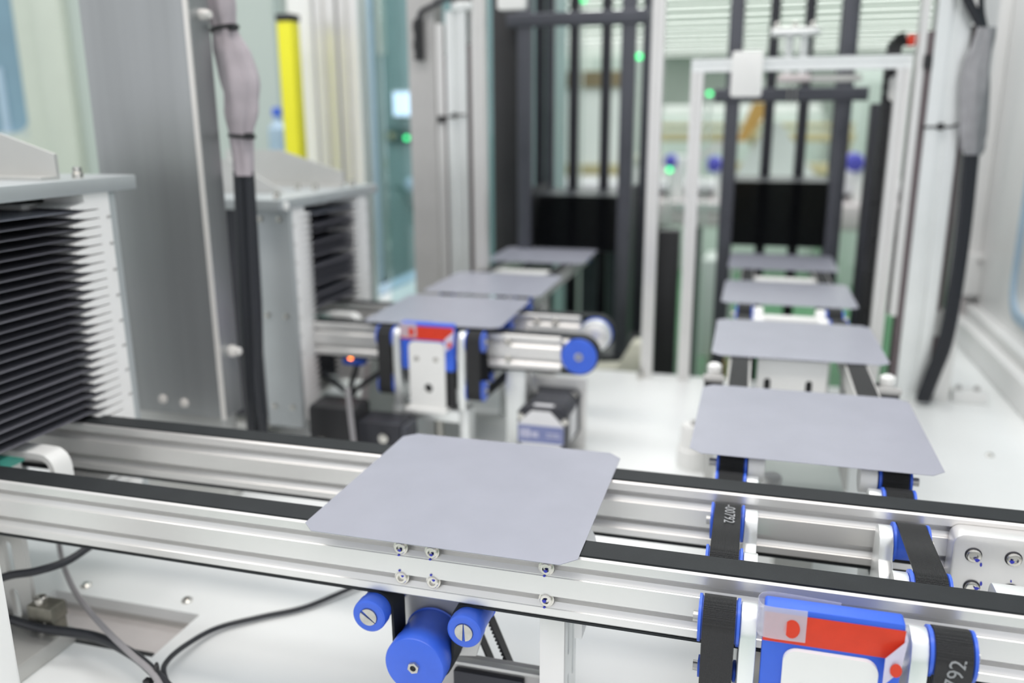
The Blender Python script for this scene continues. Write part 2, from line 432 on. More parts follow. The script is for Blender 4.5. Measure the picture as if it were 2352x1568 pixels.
# sage enclosure wall far behind the steel lift column, with blue window
wl = struct(MB().prism('y', [(-3.2, -0.95), (-1.02, -0.95), (-1.02, 1.5), (-3.2, 1.5)], 1.5, 1.54, [rrect(-2.6, -1.80, 0.205, 1.3, 0.06)]).build('wall_left', 'sage'))
B('cream_strip', 'cream', wl, -1.72, -1.63, 1.47, 1.50, -0.95, 1.5, bevel=0.004)
B('cream_panel', 'cream', wl, -1.80, -1.72, 1.49, 1.50, -0.95, 1.5)
B('cream_sill', 'cream', wl, -2.6, -1.80, 1.49, 1.50, -0.95, 0.19)
w2 = struct(B('window_2', 'blue_glass', None, -2.62, -1.77, 1.515, 1.525, 0.15, 1.35))
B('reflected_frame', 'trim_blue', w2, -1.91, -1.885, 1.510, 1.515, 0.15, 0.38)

# ------------------------------------------------------------------ belt conveyors
RAIL_H = 0.040
def rail_profile(y0, y1, ztop):
    """20 x 40 slotted extrusion, outline in (y, z); two asymmetric grooves on either face"""
    zb = ztop - RAIL_H; c = 0.0012
    def face(y, s):
        pts = []
        for zc in (ztop - 0.010, ztop - 0.030):
            pts += [(y, zc + 0.0038), (y + s * 0.0058, zc + 0.0044), (y + s * 0.0062, zc - 0.0008), (y + s * 0.0028, zc - 0.0010), (y + s * 0.0006, zc - 0.0036), (y + s * 0.0006, zc - 0.0040), (y, zc - 0.0044)]
        return pts
    near = face(y0, 1); far = list(reversed(face(y1, -1)))
    return [(y0 + c, ztop), (y0, ztop - c)] + near + [(y0, zb + c), (y0 + c, zb), (y1 - c, zb), (y1, zb + c)] + far + [(y1, ztop - c), (y1 - c, ztop)]

def conveyor(yo, x0, x1, label, end_pulley, drive):
    cv = thing('belt_conveyor', label, 'conveyor', ((x0 + x1) / 2, yo - 0.0155, DZ), 'belt conveyors with paired rails')
    rails = []
    for (y0, y1) in ((yo - 0.080, yo - 0.060), (yo + 0.0285, yo + 0.0485)):
        xe = x1 - 0.021 if end_pulley else x1
        r = MB().prism('x', rail_profile(y0, y1, -0.0016), x0, xe).build('rail', 'alu', cv, angle=12)
        rails.append(r)
        pul = [(x0, -0.0222, 0.0209, -1)]
        if drive and y0 < yo:
            xd = drive
            top = (x1, -0.0222, 0.0209, -1)
            pul = [(x0, -0.0222, 0.0209, -1), top, (xd + 0.0302, -0.0532, 0.0104, -1), (xd, -0.079, 0.0186, -1), (xd - 0.0298, -0.0532, 0.0104, -1)]
            # belt: along the top, back underneath, over the small idler, round the drive roller and over the other idler
            pul = [(x0, -0.0222, 0.0210, -1), (x1, -0.0222, 0.0210, -1), (xd + 0.0302, -0.0536, 0.0106, 1), (xd, -0.0795, 0.0190, -1), (xd - 0.0298, -0.0536, 0.0106, 1)]
        else:
            pul = [(x0, -0.0222, 0.0210, -1), (x1, -0.0222, 0.0210, -1)]
        MB().ribbon('y', loop_path(pul, 0.2), y0 + 0.0013, y1 - 0.0013, 0.0016).build('belt', 'belt', cv, angle=50)
        if end_pulley:
            rl = MB().lathe('y', (x1, -0.0222), [(0.0165, y0 - 0.0015), (0.0198, y0 - 0.0015), (0.0202, y0 - 0.0008), (0.0202, y1 - 0.001), (0.018, y1)], 40).build('end_roller', 'blue', cv)
            MB().lathe('y', (x1, -0.0222), [(0.0045, y0 - 0.0012), (0.0045, y0 - 0.003), (0.0022, y0 - 0.003), (0.002, y0 - 0.001)], 18).build('axle_end', 'nickel', rl)
            if y0 > yo:                        # the far rail carries its bearing on the inner side
                MB().lathe('y', (x1, -0.0222), [(0.0195, y0 - 0.0035), (0.0195, y0 - 0.012), (0.0185, y0 - 0.013), (0.0150, y0 - 0.013), (0.0145, y0 - 0.0115), (0.0095, y0 - 0.0115), (0.009, y0 - 0.013)], 36).build('bearing_housing', 'alu_bright', cv)
                MB().lathe('y', (x1, -0.0222), [(0.0150, y0 - 0.0134), (0.0150, y0 - 0.020), (0.0135, y0 - 0.021)], 32).build('bearing_cap', 'alu', cv)
    return cv, rails

cv1, rails1 = conveyor(0.0, -0.80, 0.56, 'nearest belt conveyor with two slotted aluminium rails and dark grey belts', False, -0.0203)
cv2, rails2 = conveyor(0.480, -0.80, -0.0215, 'second belt conveyor behind, ending in blue end rollers', True, None)

# drive group under the near rail of the first conveyor
yf = -0.0895
for (cx, cz, ang) in ((-0.0501, -0.0536, -0.65), (0.0099, -0.0536, PI / 2)):
    r = MB().lathe('y', (cx, cz), [(0.0055, yf + 0.0004), (0.0058, yf), (0.0092, yf), (0.0103, yf + 0.0008), (0.0106, yf + 0.002), (0.0106, yf + 0.008), (0.0099, yf + 0.0082), (0.0099, -0.0600), (0.0106, -0.0598), (0.0106, -0.058)], 40).build('idler_roller', 'blue', cv1)
    cp = MB()
    for sd in (-1, 1):                         # slotted axle end, two half discs with a saw slot between
        arc = [(0.0054 * math.cos(PI * i / 14 + 0.05), 0.0054 * math.sin(PI * i / 14 + 0.05)) for i in range(14)]
        arc = [(u, max(v, 0.0003)) for u, v in arc]
        pts = [(cx + sd * (-v) * math.cos(ang + PI / 2) * -1 + u * math.cos(ang), cz + sd * v * math.sin(ang + PI / 2) + u * math.sin(ang)) for u, v in arc]
        cp.prism('y', pts, yf - 0.0008, yf + 0.002)
    cp.build('slotted_axle_end', 'nickel', r)
r = MB().lathe('y', (-0.0203, -0.0795), [(0.0170, yf - 0.004), (0.0182, yf - 0.0036), (0.0188, yf - 0.0026), (0.0188, yf + 0.008), (0.0181, yf + 0.0095), (0.0181, -0.0600), (0.0190, -0.0595), (0.0150, -0.0570)], 56).build('drive_roller', 'blue', cv1)
hexo = [(-0.0203 + 0.0036 * math.cos(PI / 3 * i + 0.3), -0.0795 + 0.0036 * math.sin(PI / 3 * i + 0.3)) for i in range(6)]
MB().prism('y', hexo, yf - 0.0058, yf - 0.0035, [ellipse(-0.0203, -0.0795, 0.0019, 0.0019, 14)]).build('axle_nut', 'nickel', r)
MB().cyl('y', (-0.0203, -0.0795), 0.00185, yf - 0.0046, yf - 0.0034, 14).build('axle_bore', 'black', r)
MB().prism('y', [(-0.058, -0.042), (0.020, -0.042), (0.006, -0.092), (-0.034, -0.098), (-0.045, -0.09)], -0.0565, -0.0535).build('roller_bracket', 'alu_dull', cv1)
B('motor_bracket', 'grey_plate', cv1, -0.02, 0.054, -0.050, -0.046, -0.145, -0.0985, bevel=0.0008)
B('bracket_lip', 'alu_dull', cv1, -0.02, 0.054, -0.056, -0.050, -0.1010, -0.0985, bevel=0.0006)
B('motor_block', 'black_metal', cv1, -0.01, 0.036, -0.0555, -0.0505, -0.140, -0.106, bevel=0.001)
screw('bracket_screw', 'screw', cv1, 'y', (0.029, -0.111), -0.0556, 0.0024, 0.0022, -1)
tb = MB()
tbp = loop_path([(-0.002, -0.064, 0.006, -1), (0.024, -0.128, 0.006, -1)], 0.35)
tb.ribbon('y', tbp, -0.040, -0.032, 0.0012)
tb.build('timing_belt', 'black', cv1)
tt = MB()
pa = Vector((-0.0075, -0.0664)); pb_ = Vector((0.0184, -0.1302)); dv = (pb_ - pa).normalized(); nv = Vector((-dv.y, dv.x))
a_ = Vector((0.0035, -0.0615)); b_ = Vector((0.0296, -0.1256))
for k in range(26):
    q = a_ + (b_ - a_) * (k + 0.5) / 26 - Vector((-dv.y, dv.x)) * 0.0011
    tt.box(q.x - 0.0007, q.x + 0.0007, -0.040, -0.032, q.y - 0.0007, q.y + 0.0007)
tt.build('belt_teeth', 'black', cv1, kind='stuff')
# slotted angle leg under the near rail
sg = MB().box(0.0505, 0.0655, -0.0715, -0.0685, DZ, -0.0435)
sg.build('support_leg', 'alu', cv1, bevel=0.0005)
MB().prism('x', [(-0.0685, DZ), (-0.0365, DZ), (-0.0365, -0.0435), (-0.0685, -0.0435)], 0.0625, 0.0655,
   [slot(-0.0595, -0.078, -0.049, 0.0018), slot(-0.0595, -0.125, -0.091, 0.0018), slot(-0.0465, -0.100, -0.052, 0.0018)]).build('slotted_flange', 'alu_bright', cv1)
B('support_leg', 'alu_dull', cv1, -0.62, -0.60, -0.075, 0.045, DZ, -0.0435); B('support_leg', 'alu_dull', cv1, 0.46, 0.48, -0.075, 0.045, DZ, -0.0435)
# rail screws with blue paint marks
for i, (x, z) in enumerate(((-0.0321, -0.0107), (-0.0124, -0.0107), (-0.0320, -0.0300), (-0.0121, -0.0300), (0.0562, -0.0110), (0.0563, -0.0308))):
    mk = ((0.0, -0.0012, 0.0010), (0.0002, -0.0013, 0.0010), (0.0012, 0.0016, 0.0009), (0.0009, 0.0018, 0.0010), (0.0, -0.0012, 0.0011), (-0.0008, -0.0004, 0.0012))[i]
    screw('rail_screw', 'screw', cv1, 'y', (x, z), -0.0788, 0.0036, 0.0023, -1, 0.55, True, mk)
    MB().prism('y', ellipse(x - 0.0009, z + (-0.0046 if z > -0.02 else 0.0046 if i in (2, 3) else -0.0046), 0.0008, 0.0006, 7), -0.0806, -0.0798).build('paint_dab', 'blue_mark', cv1)
# square clamp block with four socket screws on the inner face of the far rail, and a second one on the near rail
bk = thing('clamp_block', 'rounded aluminium clamp block with four socket screws on the far rail', 'bracket', (0.325, 0.02, -0.06))
MB().prism('y', rrect(0.2825, 0.372, -0.0565, -0.0050, 0.0065), 0.0135, 0.0283).build('block', 'alu', bk, bevel=0.0012)
for i, (x, z) in enumerate(((0.2938, -0.0175), (0.3150, -0.0170), (0.2952, -0.0385), (0.3160, -0.0380))):
    mk = ((0.0018, -0.0022, 0.0014), (-0.0012, -0.0012, 0.0013), (0.0022, 0.0006, 0.0014), (0.0, 0.002, 0.0012))[i]
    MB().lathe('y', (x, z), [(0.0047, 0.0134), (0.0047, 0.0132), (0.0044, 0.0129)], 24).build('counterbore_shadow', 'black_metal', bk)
    screw('socket_screw', 'screw', bk, 'y', (x, z), 0.0134, 0.0041, 0.0022, -1, 0.55, False, mk)
for (x, z, r) in ((0.2985, -0.0232, 0.0010), (0.3285, -0.0095, 0.0009), (0.3000, -0.0355, 0.0011), (0.3155, -0.0315, 0.0006)):
    MB().prism('y', ellipse(x, z, r * 0.6, r * 1.3, 7), 0.0130, 0.0136).build('paint_dab', 'blue_mark', bk)
bk2 = MB().prism('x', rrect(-0.0590, -0.028, -0.046, -0.010, 0.006), 0.292, 0.352).build('spacer_block', 'alu_bright', None, bevel=0.0012)
tag(bk2, 'pale grey rounded spacer block against the inner side of the near rail', 'bracket')

# second conveyor: screws, leg, stub brackets
for (x, z) in ((-0.1045, -0.0107), (-0.1045, -0.0300)):
    screw('rail_screw', 'screw', cv2, 'y', (x, z), 0.4012, 0.0036, 0.0023, -1)
for x in (-0.098, -0.074):
    screw('rail_screw', 'screw', cv2, 'y', (x, -0.0115), 0.5097, 0.0036, 0.0023, -1)
B('support_leg', 'alu_bright', cv2, -0.1075, -0.0845, 0.405, 0.408, DZ, -0.0435, bevel=0.0006)
B('leg_flange', 'alu', cv2, -0.0875, -0.0845, 0.408, 0.436, DZ, -0.0435)
B('support_leg', 'alu_dull', cv2, -0.079, -0.066, 0.470, 0.484, DZ, -0.0435, bevel=0.0006)
B('cross_bar', 'alu', cv2, -0.125, -0.105, 0.4205, 0.5085, -0.034, -0.020, bevel=0.001)
B('support_leg', 'alu_dull', cv2, -0.64, -0.62, 0.405, 0.525, DZ, -0.0435)

# ------------------------------------------------------------------ transfer units that lift wafers across the rails
def transfer_unit(xc, yo, dz, label):
    t = thing('transfer_unit', label, 'transfer unit', (xc, yo - 0.0155, DZ), 'belt transfer units')
    P = [(-0.1005, -0.072, 0.0115, -1), (-0.1005, -0.0145, 0.0115, -1), (-0.0700, -0.0640, 0.0055, 1), (-0.0455, -0.0145, 0.0112, -1),
         (0.0150, -0.0155, 0.0112, -1), (0.0385, -0.0640, 0.0055, 1), (0.0655, -0.0145, 0.0110, -1), (0.0655, -0.080, 0.0110, -1)]
    path = [(yo + u, v + dz) for u, v in loop_path(P, 0.22)]
    for s in (-1, 1):
        bx = xc + s * 0.0535
        bl = MB().ribbon('x', path, bx - 0.008, bx + 0.008, 0.0013).build('transfer_belt', 'weave', t, angle=60)
        for (u, v, r, sn) in P:
            rr = r - 0.0007
            MB().lathe('x', (yo + u, v + dz), [(rr * 0.5, bx - 0.0105), (rr + 0.0012, bx - 0.0102), (rr + 0.0012, bx - 0.0088), (rr, bx - 0.0084), (rr, bx + 0.0084),
                      (rr + 0.0012, bx + 0.0088), (rr + 0.0012, bx + 0.0102), (rr * 0.5, bx + 0.0105)], 32).build('roller', 'blue', t)
            MB().cyl('x', (yo + u, v + dz), 0.0028, bx - 0.013, bx + 0.013, 14).build('axle', 'nickel', t)
        px = xc + s * 0.0390
        outl = [(-0.1115, -0.094)]
        def lobe(cy, cz, r, a0=PI, a1=0, n=9): return [(cy + r * math.cos(a0 + (a1 - a0) * i / n), cz + r * math.sin(a0 + (a1 - a0) * i / n)) for i in range(n + 1)]
        outl += [(-0.1115, -0.016)] + lobe(-0.1005, -0.0145, 0.0108) + [(-0.0897, -0.0475), (-0.0570, -0.0475)] + lobe(-0.0455, -0.0155, 0.0108) + \
                [(-0.0330, -0.024), (-0.0260, -0.0285), (-0.0060, -0.0285), (0.0020, -0.022)] + lobe(0.0140, -0.0165, 0.0108) + [(0.0250, -0.0475), (0.0520, -0.0475)] + \
                lobe(0.0655, -0.0150, 0.0105) + [(0.0760, -0.094)]
        MB().prism('x', [(yo + a, b + dz) for a, b in outl], px - 0.004, px + 0.004).build('side_plate', 'alu_bright', t, bevel=0.0006)
        for y0 in (-0.1095, 0.050):
            B('leg', 'alu_bright', t, px - 0.0055 + s * 0.002, px + 0.0055 + s * 0.002, yo + y0, yo + y0 + 0.022, DZ, -0.094 + dz, bevel=0.0008)
        screw('plate_screw', 'screw', t, 'x', (yo - 0.018, -0.038 + dz), px - s * 0.004, 0.0022, 0.002, -s)
    B('cross_bar', 'alu_bright', t, xc - 0.035, xc + 0.035, yo - 0.1095, yo - 0.082, -0.110 + dz, -0.096 + dz, bevel=0.0008)
    B('cross_bar', 'alu_dull', t, xc - 0.035, xc + 0.035, yo + 0.050, yo + 0.066, -0.110 + dz, -0.080 + dz, bevel=0.0008)
    MB().cyl('z', (xc + 0.004, yo - 0.093), 0.005, DZ, -0.110 + dz, 18).build('lift_rod', 'nickel', t)
    B('base_plate', 'grey_plate', t, xc - 0.035, xc + 0.035, yo - 0.060, yo + 0.040, -0.086 + dz, -0.080 + dz)
    return t
tu1 = transfer_unit(0.2055, 0.0, 0.0, 'lowered transfer unit with two short black belts crossing the nearest conveyor')
tu2 = transfer_unit(-0.1885, 0.480, 0.0075, 'raised transfer unit with two short black belts crossing the second conveyor')
# belt print
for s in (-1, 1):
    bx = 0.2055 + s * 0.0535
    if s < 0:
        xf = Matrix.Translation((bx + 0.001, -0.001, -0.0021)) @ Matrix.Rotation(-PI / 2, 4, 'Z')
        text_mb('-00792', 0.0092, xf).build('print', 'print', tu1)
    else:
        mb = text_mb('00792', 0.0104, Matrix.Identity(4))
        Rr = 0.0115 + 0.00072; cy, cz = -0.1005, -0.0145; s0 = -0.0085
        def bend(p):
            sl = s0 + p[0]; off = Rr + p[2]
            if sl > 0: return (bx - p[1] + 0.0005 + 0.12 * p[0], cy - off * math.cos(sl / Rr), cz + off * math.sin(sl / Rr))
            return (bx - p[1] + 0.0005 + 0.12 * p[0], cy - off, cz + sl)
        mb.v = [bend(p) for p in mb.v]
        mb.build('print', 'print', tu1)

def sensor_block(xc, yo, dz, label):
    t = thing('sensor_block', label, 'sensor block', (xc, yo - 0.1, -0.098 + dz), 'taped blue sensor blocks')
    yf = yo - 0.1135; yb = yo - 0.1035; zt = 0.0055 + dz
    MB().prism('y', rrect(xc - 0.0315, xc + 0.0315, zt - 0.054, zt, 0.0015, 3), yf, yb).build('block', 'blue_block', t, bevel=0.0009)
    cvr = MB().prism('y', rrect(xc - 0.0215, xc + 0.0215, zt - 0.098, zt - 0.0205, 0.0065, 6, (0, 0, 1, 1)), yf - 0.0030, yf - 0.0002,
          [ellipse(xc + 0.001, zt - 0.0745, 0.0050, 0.0055, 20)]).build('cover_plate', 'white_plastic', t)
    MB().cyl('y', (xc + 0.001, zt - 0.0745), 0.0062, yf - 0.0001, yf + 0.0004, 20).build('sensor_eye', 'black', t)
    for s in (-1, 1):
        MB().lathe('y', (xc - 0.0005 + s * 0.0115, zt - 0.0405), [(0.0029, yf - 0.003), (0.0029, yf - 0.0034), (0.0021, yf - 0.0036), (0.0017, yf - 0.0031)], 18).build('cover_screw', 'screw', cvr)
    B('foot', 'white_plastic', t, xc - 0.0265, xc + 0.0235, yf - 0.008, yb, zt - 0.1035, zt - 0.0975, bevel=0.001)
    B('rear_support', 'black', t, xc - 0.0205, xc + 0.0305, yf + 0.004, yb, zt - 0.0975, zt - 0.0545)
    # red tape round the front, a clear loop on one side and a loose flap on the other
    zr0 = zt - 0.0185; zr1 = zt - 0.0030
    MB().box(xc - 0.0316, xc + 0.0316, yf - 0.0006, yf - 0.0003, zr0, zr1).build('red_tape', 'red', t)
    lp = [(xc - 0.012, yf - 0.0010), (xc - 0.030, yf - 0.0012), (xc - 0.0340, yf + 0.002), (xc - 0.0342, yf + 0.008), (xc - 0.030, yf + 0.0125), (xc - 0.018, yf + 0.0125), (xc + 0.004, yf + 0.0108)]
    sm = [(p.x, p.y) for p in smooth([(a, b, 0) for a, b in lp], 5)]
    MB().ribbon('z', sm, zr0 + 0.002, zr1 + 0.0035, 0.0002, closed=False).build('clear_film', 'film', t)
    MB().prism('y', ellipse(xc - 0.0185, zr0 + 0.0085, 0.0037, 0.0050, 18), yf - 0.0014, yf - 0.0012).build('red_bubble', 'red', t)
    fx = xc + 0.0316
    MB().add([(fx, yf - 0.0004, zr1), (fx + 0.0012, yf - 0.0015, zr1 - 0.004), (fx - 0.0085, yf - 0.006, zr1 - 0.0125), (fx - 0.0085, yf - 0.0062, zr0 - 0.0115), (fx - 0.0005, yf - 0.0018, zr0 - 0.005),
              (fx, yf - 0.0002, zr1), (fx + 0.0012, yf - 0.0012, zr1 - 0.004), (fx - 0.0085, yf - 0.0057, zr1 - 0.0125), (fx - 0.0085, yf - 0.0059, zr0 - 0.0115), (fx - 0.0005, yf - 0.0015, zr0 - 0.005)],
             [(0, 1, 4), (1, 2, 3, 4), (5, 9, 6), (6, 9, 8, 7), (1, 6, 7, 2), (2, 7, 8, 3), (3, 8, 9, 4)]).build('tape_flap', 'flap', t)
    MB().prism('y', ellipse(fx - 0.0032, zr0 - 0.0030, 0.0026, 0.0036, 14), yf - 0.0052, yf - 0.0048).build('red_spot', 'red', t)
    return t
sensor_block(0.2047, -0.001, 0.0, 'sharp blue block with white cover plate and red tape beside the nearest conveyor')
sensor_block(-0.1885, 0.480, 0.0075, 'blurred blue block with white cover plate and red tape beside the second conveyor')

# ------------------------------------------------------------------ narrow belt lines running away from the camera
def belt_line(xc, y0, y1, label, ztop=0.0060, legs=(), bars=()):
    t = thing('belt_line', label, 'conveyor', (xc, (y0 + y1) / 2, DZ), 'narrow belt lines running away')
    r = 0.0105
    pul = [(y0 + r, ztop - 0.0012 - r, r, -1), (y1 - r, ztop - 0.0012 - r, r, -1)]
    for s in (-1, 1):
        bx = xc + s * 0.0535
        MB().ribbon('x', loop_path(pul, 0.25), bx - 0.0082, bx + 0.0082, 0.0014).build('belt', 'weave', t, angle=60)
        zz = ztop - 0.0024
        MB().prism('y', [(bx - 0.0102, zz + 0.0008), (bx - 0.0092, zz + 0.0008), (bx - 0.0088, zz - 0.0002), (bx + 0.0088, zz - 0.0002), (bx + 0.0092, zz + 0.0008), (bx + 0.0102, zz + 0.0008),
                         (bx + 0.0102, zz - 0.0185), (bx - 0.0102, zz - 0.0185)], y0 + 0.026, y1 - 0.026).build('rail', 'alu', t)
        for (u, v, rr, sn) in pul:
            r2 = rr - 0.0008
            MB().lathe('x', (u, v), [(r2 * 0.4, bx - 0.0108), (r2 + 0.0014, bx - 0.0104), (r2 + 0.0014, bx - 0.0090), (r2, bx - 0.0086), (r2, bx + 0.0086), (r2 + 0.0014, bx + 0.0090),
                       (r2 + 0.0014, bx + 0.0104), (r2 * 0.4, bx + 0.0108)], 30).build('roller', 'blue', t)
            ib = bx - s * 0.0108
            MB().lathe('x', (u, v), [(0.006, min(ib, ib - s * 0.012)), (0.0105, min(ib, ib - s * 0.012) + 0.0006), (0.0105, max(ib, ib - s * 0.012) - 0.0006), (0.006, max(ib, ib - s * 0.012))], 28).build('bearing_hub', 'white_plastic', t)
            ob = bx + s * 0.0108
            MB().cyl('x', (u, v), 0.003, min(ob, ob + s * 0.005), max(ob, ob + s * 0.005), 14).build('axle_end', 'nickel', t)
    for y in bars:
        B('cross_bar', 'white_plastic', t, xc - 0.043, xc + 0.043, y - 0.010, y + 0.010, -0.018, 0.001, bevel=0.002)
    for (y, w) in legs:
        B('leg', 'alu_dull', t, xc - 0.064, xc - 0.050, y, y + w, DZ, ztop - 0.021, bevel=0.0008)
        B('leg', 'alu_dull', t, xc + 0.050, xc + 0.064, y, y + w, DZ, ztop - 0.021, bevel=0.0008)
    return t
bl1 = belt_line(0.2055, 0.0785, 0.548, 'narrow twin belt line carrying two wafers just past the nearest conveyor', legs=((0.115, 0.03), (0.40, 0.03)), bars=((0.56),))
bl2 = belt_line(0.2055, 0.580, 1.02, 'narrow twin belt line leading into the black magazine near the window wall', legs=((0.70, 0.03),), bars=((0.83),))
bl3 = belt_line(-0.1885, 0.575, 1.02, 'narrow twin belt line leading from the second conveyor into the other magazine', legs=((0.66, 0.03),), bars=((0.80),))

# lift box under the first belt line and small fittings around it
lb = thing('stop_box', 'white box with two vertical slots between the narrow belts', 'box', (0.2, 0.33, DZ))
MB().prism('y', rrect(0.1690, 0.2345, DZ, 0.0030, 0.002, 3), 0.350, 0.353, [slot(0.1790, -0.070, -0.0165, 0.0032), slot(0.2185, -0.070, -0.0165, 0.0032)]).build('front_plate', 'white_panel', lb)
B('core', 'black', lb, 0.1715, 0.2320, 0.3532, 0.382, DZ, 0.0010)
B('cap', 'white_panel', lb, 0.1690, 0.2345, 0.3532, 0.384, 0.0010, 0.0030, bevel=0.0005)
gp = thing('guide_plate', 'grey green plate with two round posts under the first wafer of the belt line', 'plate', (0.205, 0.18, DZ))
B('plate', 'mint', gp, 0.168, 0.243, 0.098, 0.30, -0.075, -0.069, bevel=0.001)
B('stand', 'alu_dull', gp, 0.19, 0.22, 0.17, 0.25, DZ, -0.075)
MB().lathe('z', (0.1835, 0.172), [(0.008, -0.069), (0.008, -0.047), (0.0065, -0.045)], 22).build('round_post', 'white_plastic', gp)
MB().lathe('z', (0.2235, 0.162), [(0.008, -0.069), (0.008, -0.057), (0.0045, -0.057), (0.004, -0.066)], 22).build('ring_post', 'alu_dull', gp)
for (nm, x0, x1, xs, lab) in (('proximity_sensor', 0.120, 0.137, 0.1285, 'small black sensor with white knob on the outer side of the belt line'),
                              ('proximity_switch', 0.274, 0.294, 0.2850, 'small black switch with white knob on the window side of the belt line')):
    s_ = thing(nm, lab, 'sensor', (xs, 0.31, DZ))
    B('stand', 'alu_dull', s_, x0 + 0.004, x1 - 0.004, 0.318, 0.330, DZ, -0.028)
    B('body', 'black', s_, x0, x1, 0.305, 0.340, -0.028, -0.010, bevel=0.001)
    B('clip', 'grey_plate', s_, x0 - 0.001, x1 + 0.001, 0.303, 0.313, -0.010, -0.006)
    MB().lathe('z', (xs, 0.322), [(0.006, -0.010), (0.0068, -0.004), (0.0068, 0.001), (0.004, 0.003)], 20).build('knob', 'white_plastic', s_)
kn = thing('round_stopper', 'round white plastic stopper standing on the deck beside the first belt line', 'stopper', (0.1075, 0.430, DZ))
MB().lathe('z', (0.1075, 0.430), [(0.0185, DZ), (0.0195, DZ + 0.004), (0.0195, DZ + 0.022), (0.0170, DZ + 0.024), (0.0160, DZ + 0.046), (0.0145, DZ + 0.050)], 36).build('body', 'white_plastic', kn)
MB().lathe('z', (0.1075, 0.430), [(0.006, DZ + 0.050), (0.006, DZ + 0.053), (0.003, DZ + 0.053), (0.003, DZ + 0.0515)], 18).build('cap_screw', 'grey_plate', kn)
# pneumatic cylinder lying between the rails of the first conveyor
pc = thing('air_cylinder', 'dark air cylinder with pale tip lying between the rails of the nearest conveyor', 'cylinder', (0.21, 0.0, -0.08))
B('body', 'alu_dull', pc, 0.182, 0.2395, -0.0330, -0.0130, -0.0565, -0.0455, bevel=0.0012)
MB().cyl('x', (-0.0085, -0.0435), 0.0042, 0.176, 0.2290, 18).build('rod', 'black', pc)
MB().lathe('x', (-0.0085, -0.0435), [(0.0044, 0.2290), (0.0048, 0.2294), (0.0048, 0.2375), (0.0042, 0.238)], 18).build('tip', 'nickel', pc)
for k in range(4):
    B('rating_mark', 'label_white', pc, 0.194 + k * 0.010, 0.201 + k * 0.010, -0.0310, -0.0265, -0.0455, -0.04535)
MB().lathe('x', (-0.012, -0.046), [(0.005, 0.170), (0.006, 0.171), (0.006, 0.1815), (0.004, 0.1819)], 16).build('fitting', 'teal', pc)
B('mount', 'grey_plate', pc, 0.188, 0.23, -0.030, -0.014, -0.0795, -0.0566)

# white stop hook and teal clip between the rails under the nearest cassette
hk = thing('stop_hook', 'white bent plastic hook between the rails below the nearest cassette', 'hook', (-0.345, -0.02, -0.05))
hp = [(p.x, p.y) for p in smooth([(-0.395, -0.0060, 0), (-0.345, -0.0060, 0), (-0.3345, -0.0080, 0), (-0.3300, -0.0150, 0), (-0.3292, -0.030, 0), (-0.3292, -0.050, 0)], 6)]
MB().ribbon('y', hp, -0.030, -0.013, 0.0045, closed=False).build('arm', 'white_plastic', hk, angle=50)
B('mount_arm', 'white_plastic', hk, -0.3315, -0.327, -0.0598, -0.0135, -0.056, -0.045)
tc_ = thing('teal_clip', 'teal plastic clip with one screw at the nearest conveyor', 'clip', (-0.384, -0.02, -0.05))
B('body', 'teal', tc_, -0.402, -0.3695, -0.037, -0.0145, -0.0185, -0.0090, bevel=0.0012)
B('stem', 'white_plastic', tc_, -0.400, -0.372, -0.0598, -0.0165, -0.024, -0.0185)
MB().lathe('z', (-0.379, -0.0245), [(0.0032, -0.0090), (0.0032, -0.0074), (0.0018, -0.0074), (0.0016, -0.0085)], 16).build('screw', 'screw', tc_)

# ------------------------------------------------------------------ wafers
WS = 0.166 / 2; CH = 0.0085
octo = [(-WS + CH, -WS), (WS - CH, -WS), (WS, -WS + CH), (WS, WS - CH), (WS - CH, WS), (-WS + CH, WS), (-WS, WS - CH), (-WS, -WS + CH)]
wm = {}
def wafer(x, y, z, yaw, label, group, material='wafer'):
    if material not in wm:
        mb = MB().prism('z', octo, -0.0001, 0.0002)
        o = mb.build('silicon_wafer', material); wm[material] = o.data
    else:
        o = bpy.data.objects.new('silicon_wafer', wm[material]); COL.objects.link(o)
    o.location = (x, y, z - 0.0001); o.rotation_euler = (0, 0, yaw); WL[o] = Vector((x, y, z))
    return tag(o, label, 'wafer', group)
G = 'loose wafers riding on the belts'
wafer(-0.0075, -0.0107, 0.0002, -0.0033, 'sharp lilac grey wafer lying across both rails of the nearest conveyor', G)
wafer(0.2055, 0.1564, 0.0062, -0.0019, 'first lilac grey wafer past the nearest conveyor, above the white stopper', G)
wafer(0.2062, 0.4240, 0.0064, 0.0098, 'second lilac grey wafer on the line towards the magazine by the window wall', G)
wafer(0.2052, 0.6837, 0.0062, 0.0004, 'third lilac grey wafer on the line towards the magazine by the window wall', G)
wafer(0.2040, 0.9550, 0.0062, 0.0, 'farthest lilac grey wafer, at the foot of the magazine by the window wall', G)
wafer(-0.1955, 0.4670, 0.0072, 0.03, 'lilac grey wafer above the blurred blue block on the second conveyor', G)
wafer(-0.1945, 0.6550, 0.0062, 0.01, 'lilac grey wafer just behind the second conveyor', G)
wafer(-0.1910, 0.9300, 0.0062, 0.02, 'lilac grey wafer at the foot of the magazine behind the second conveyor', G)

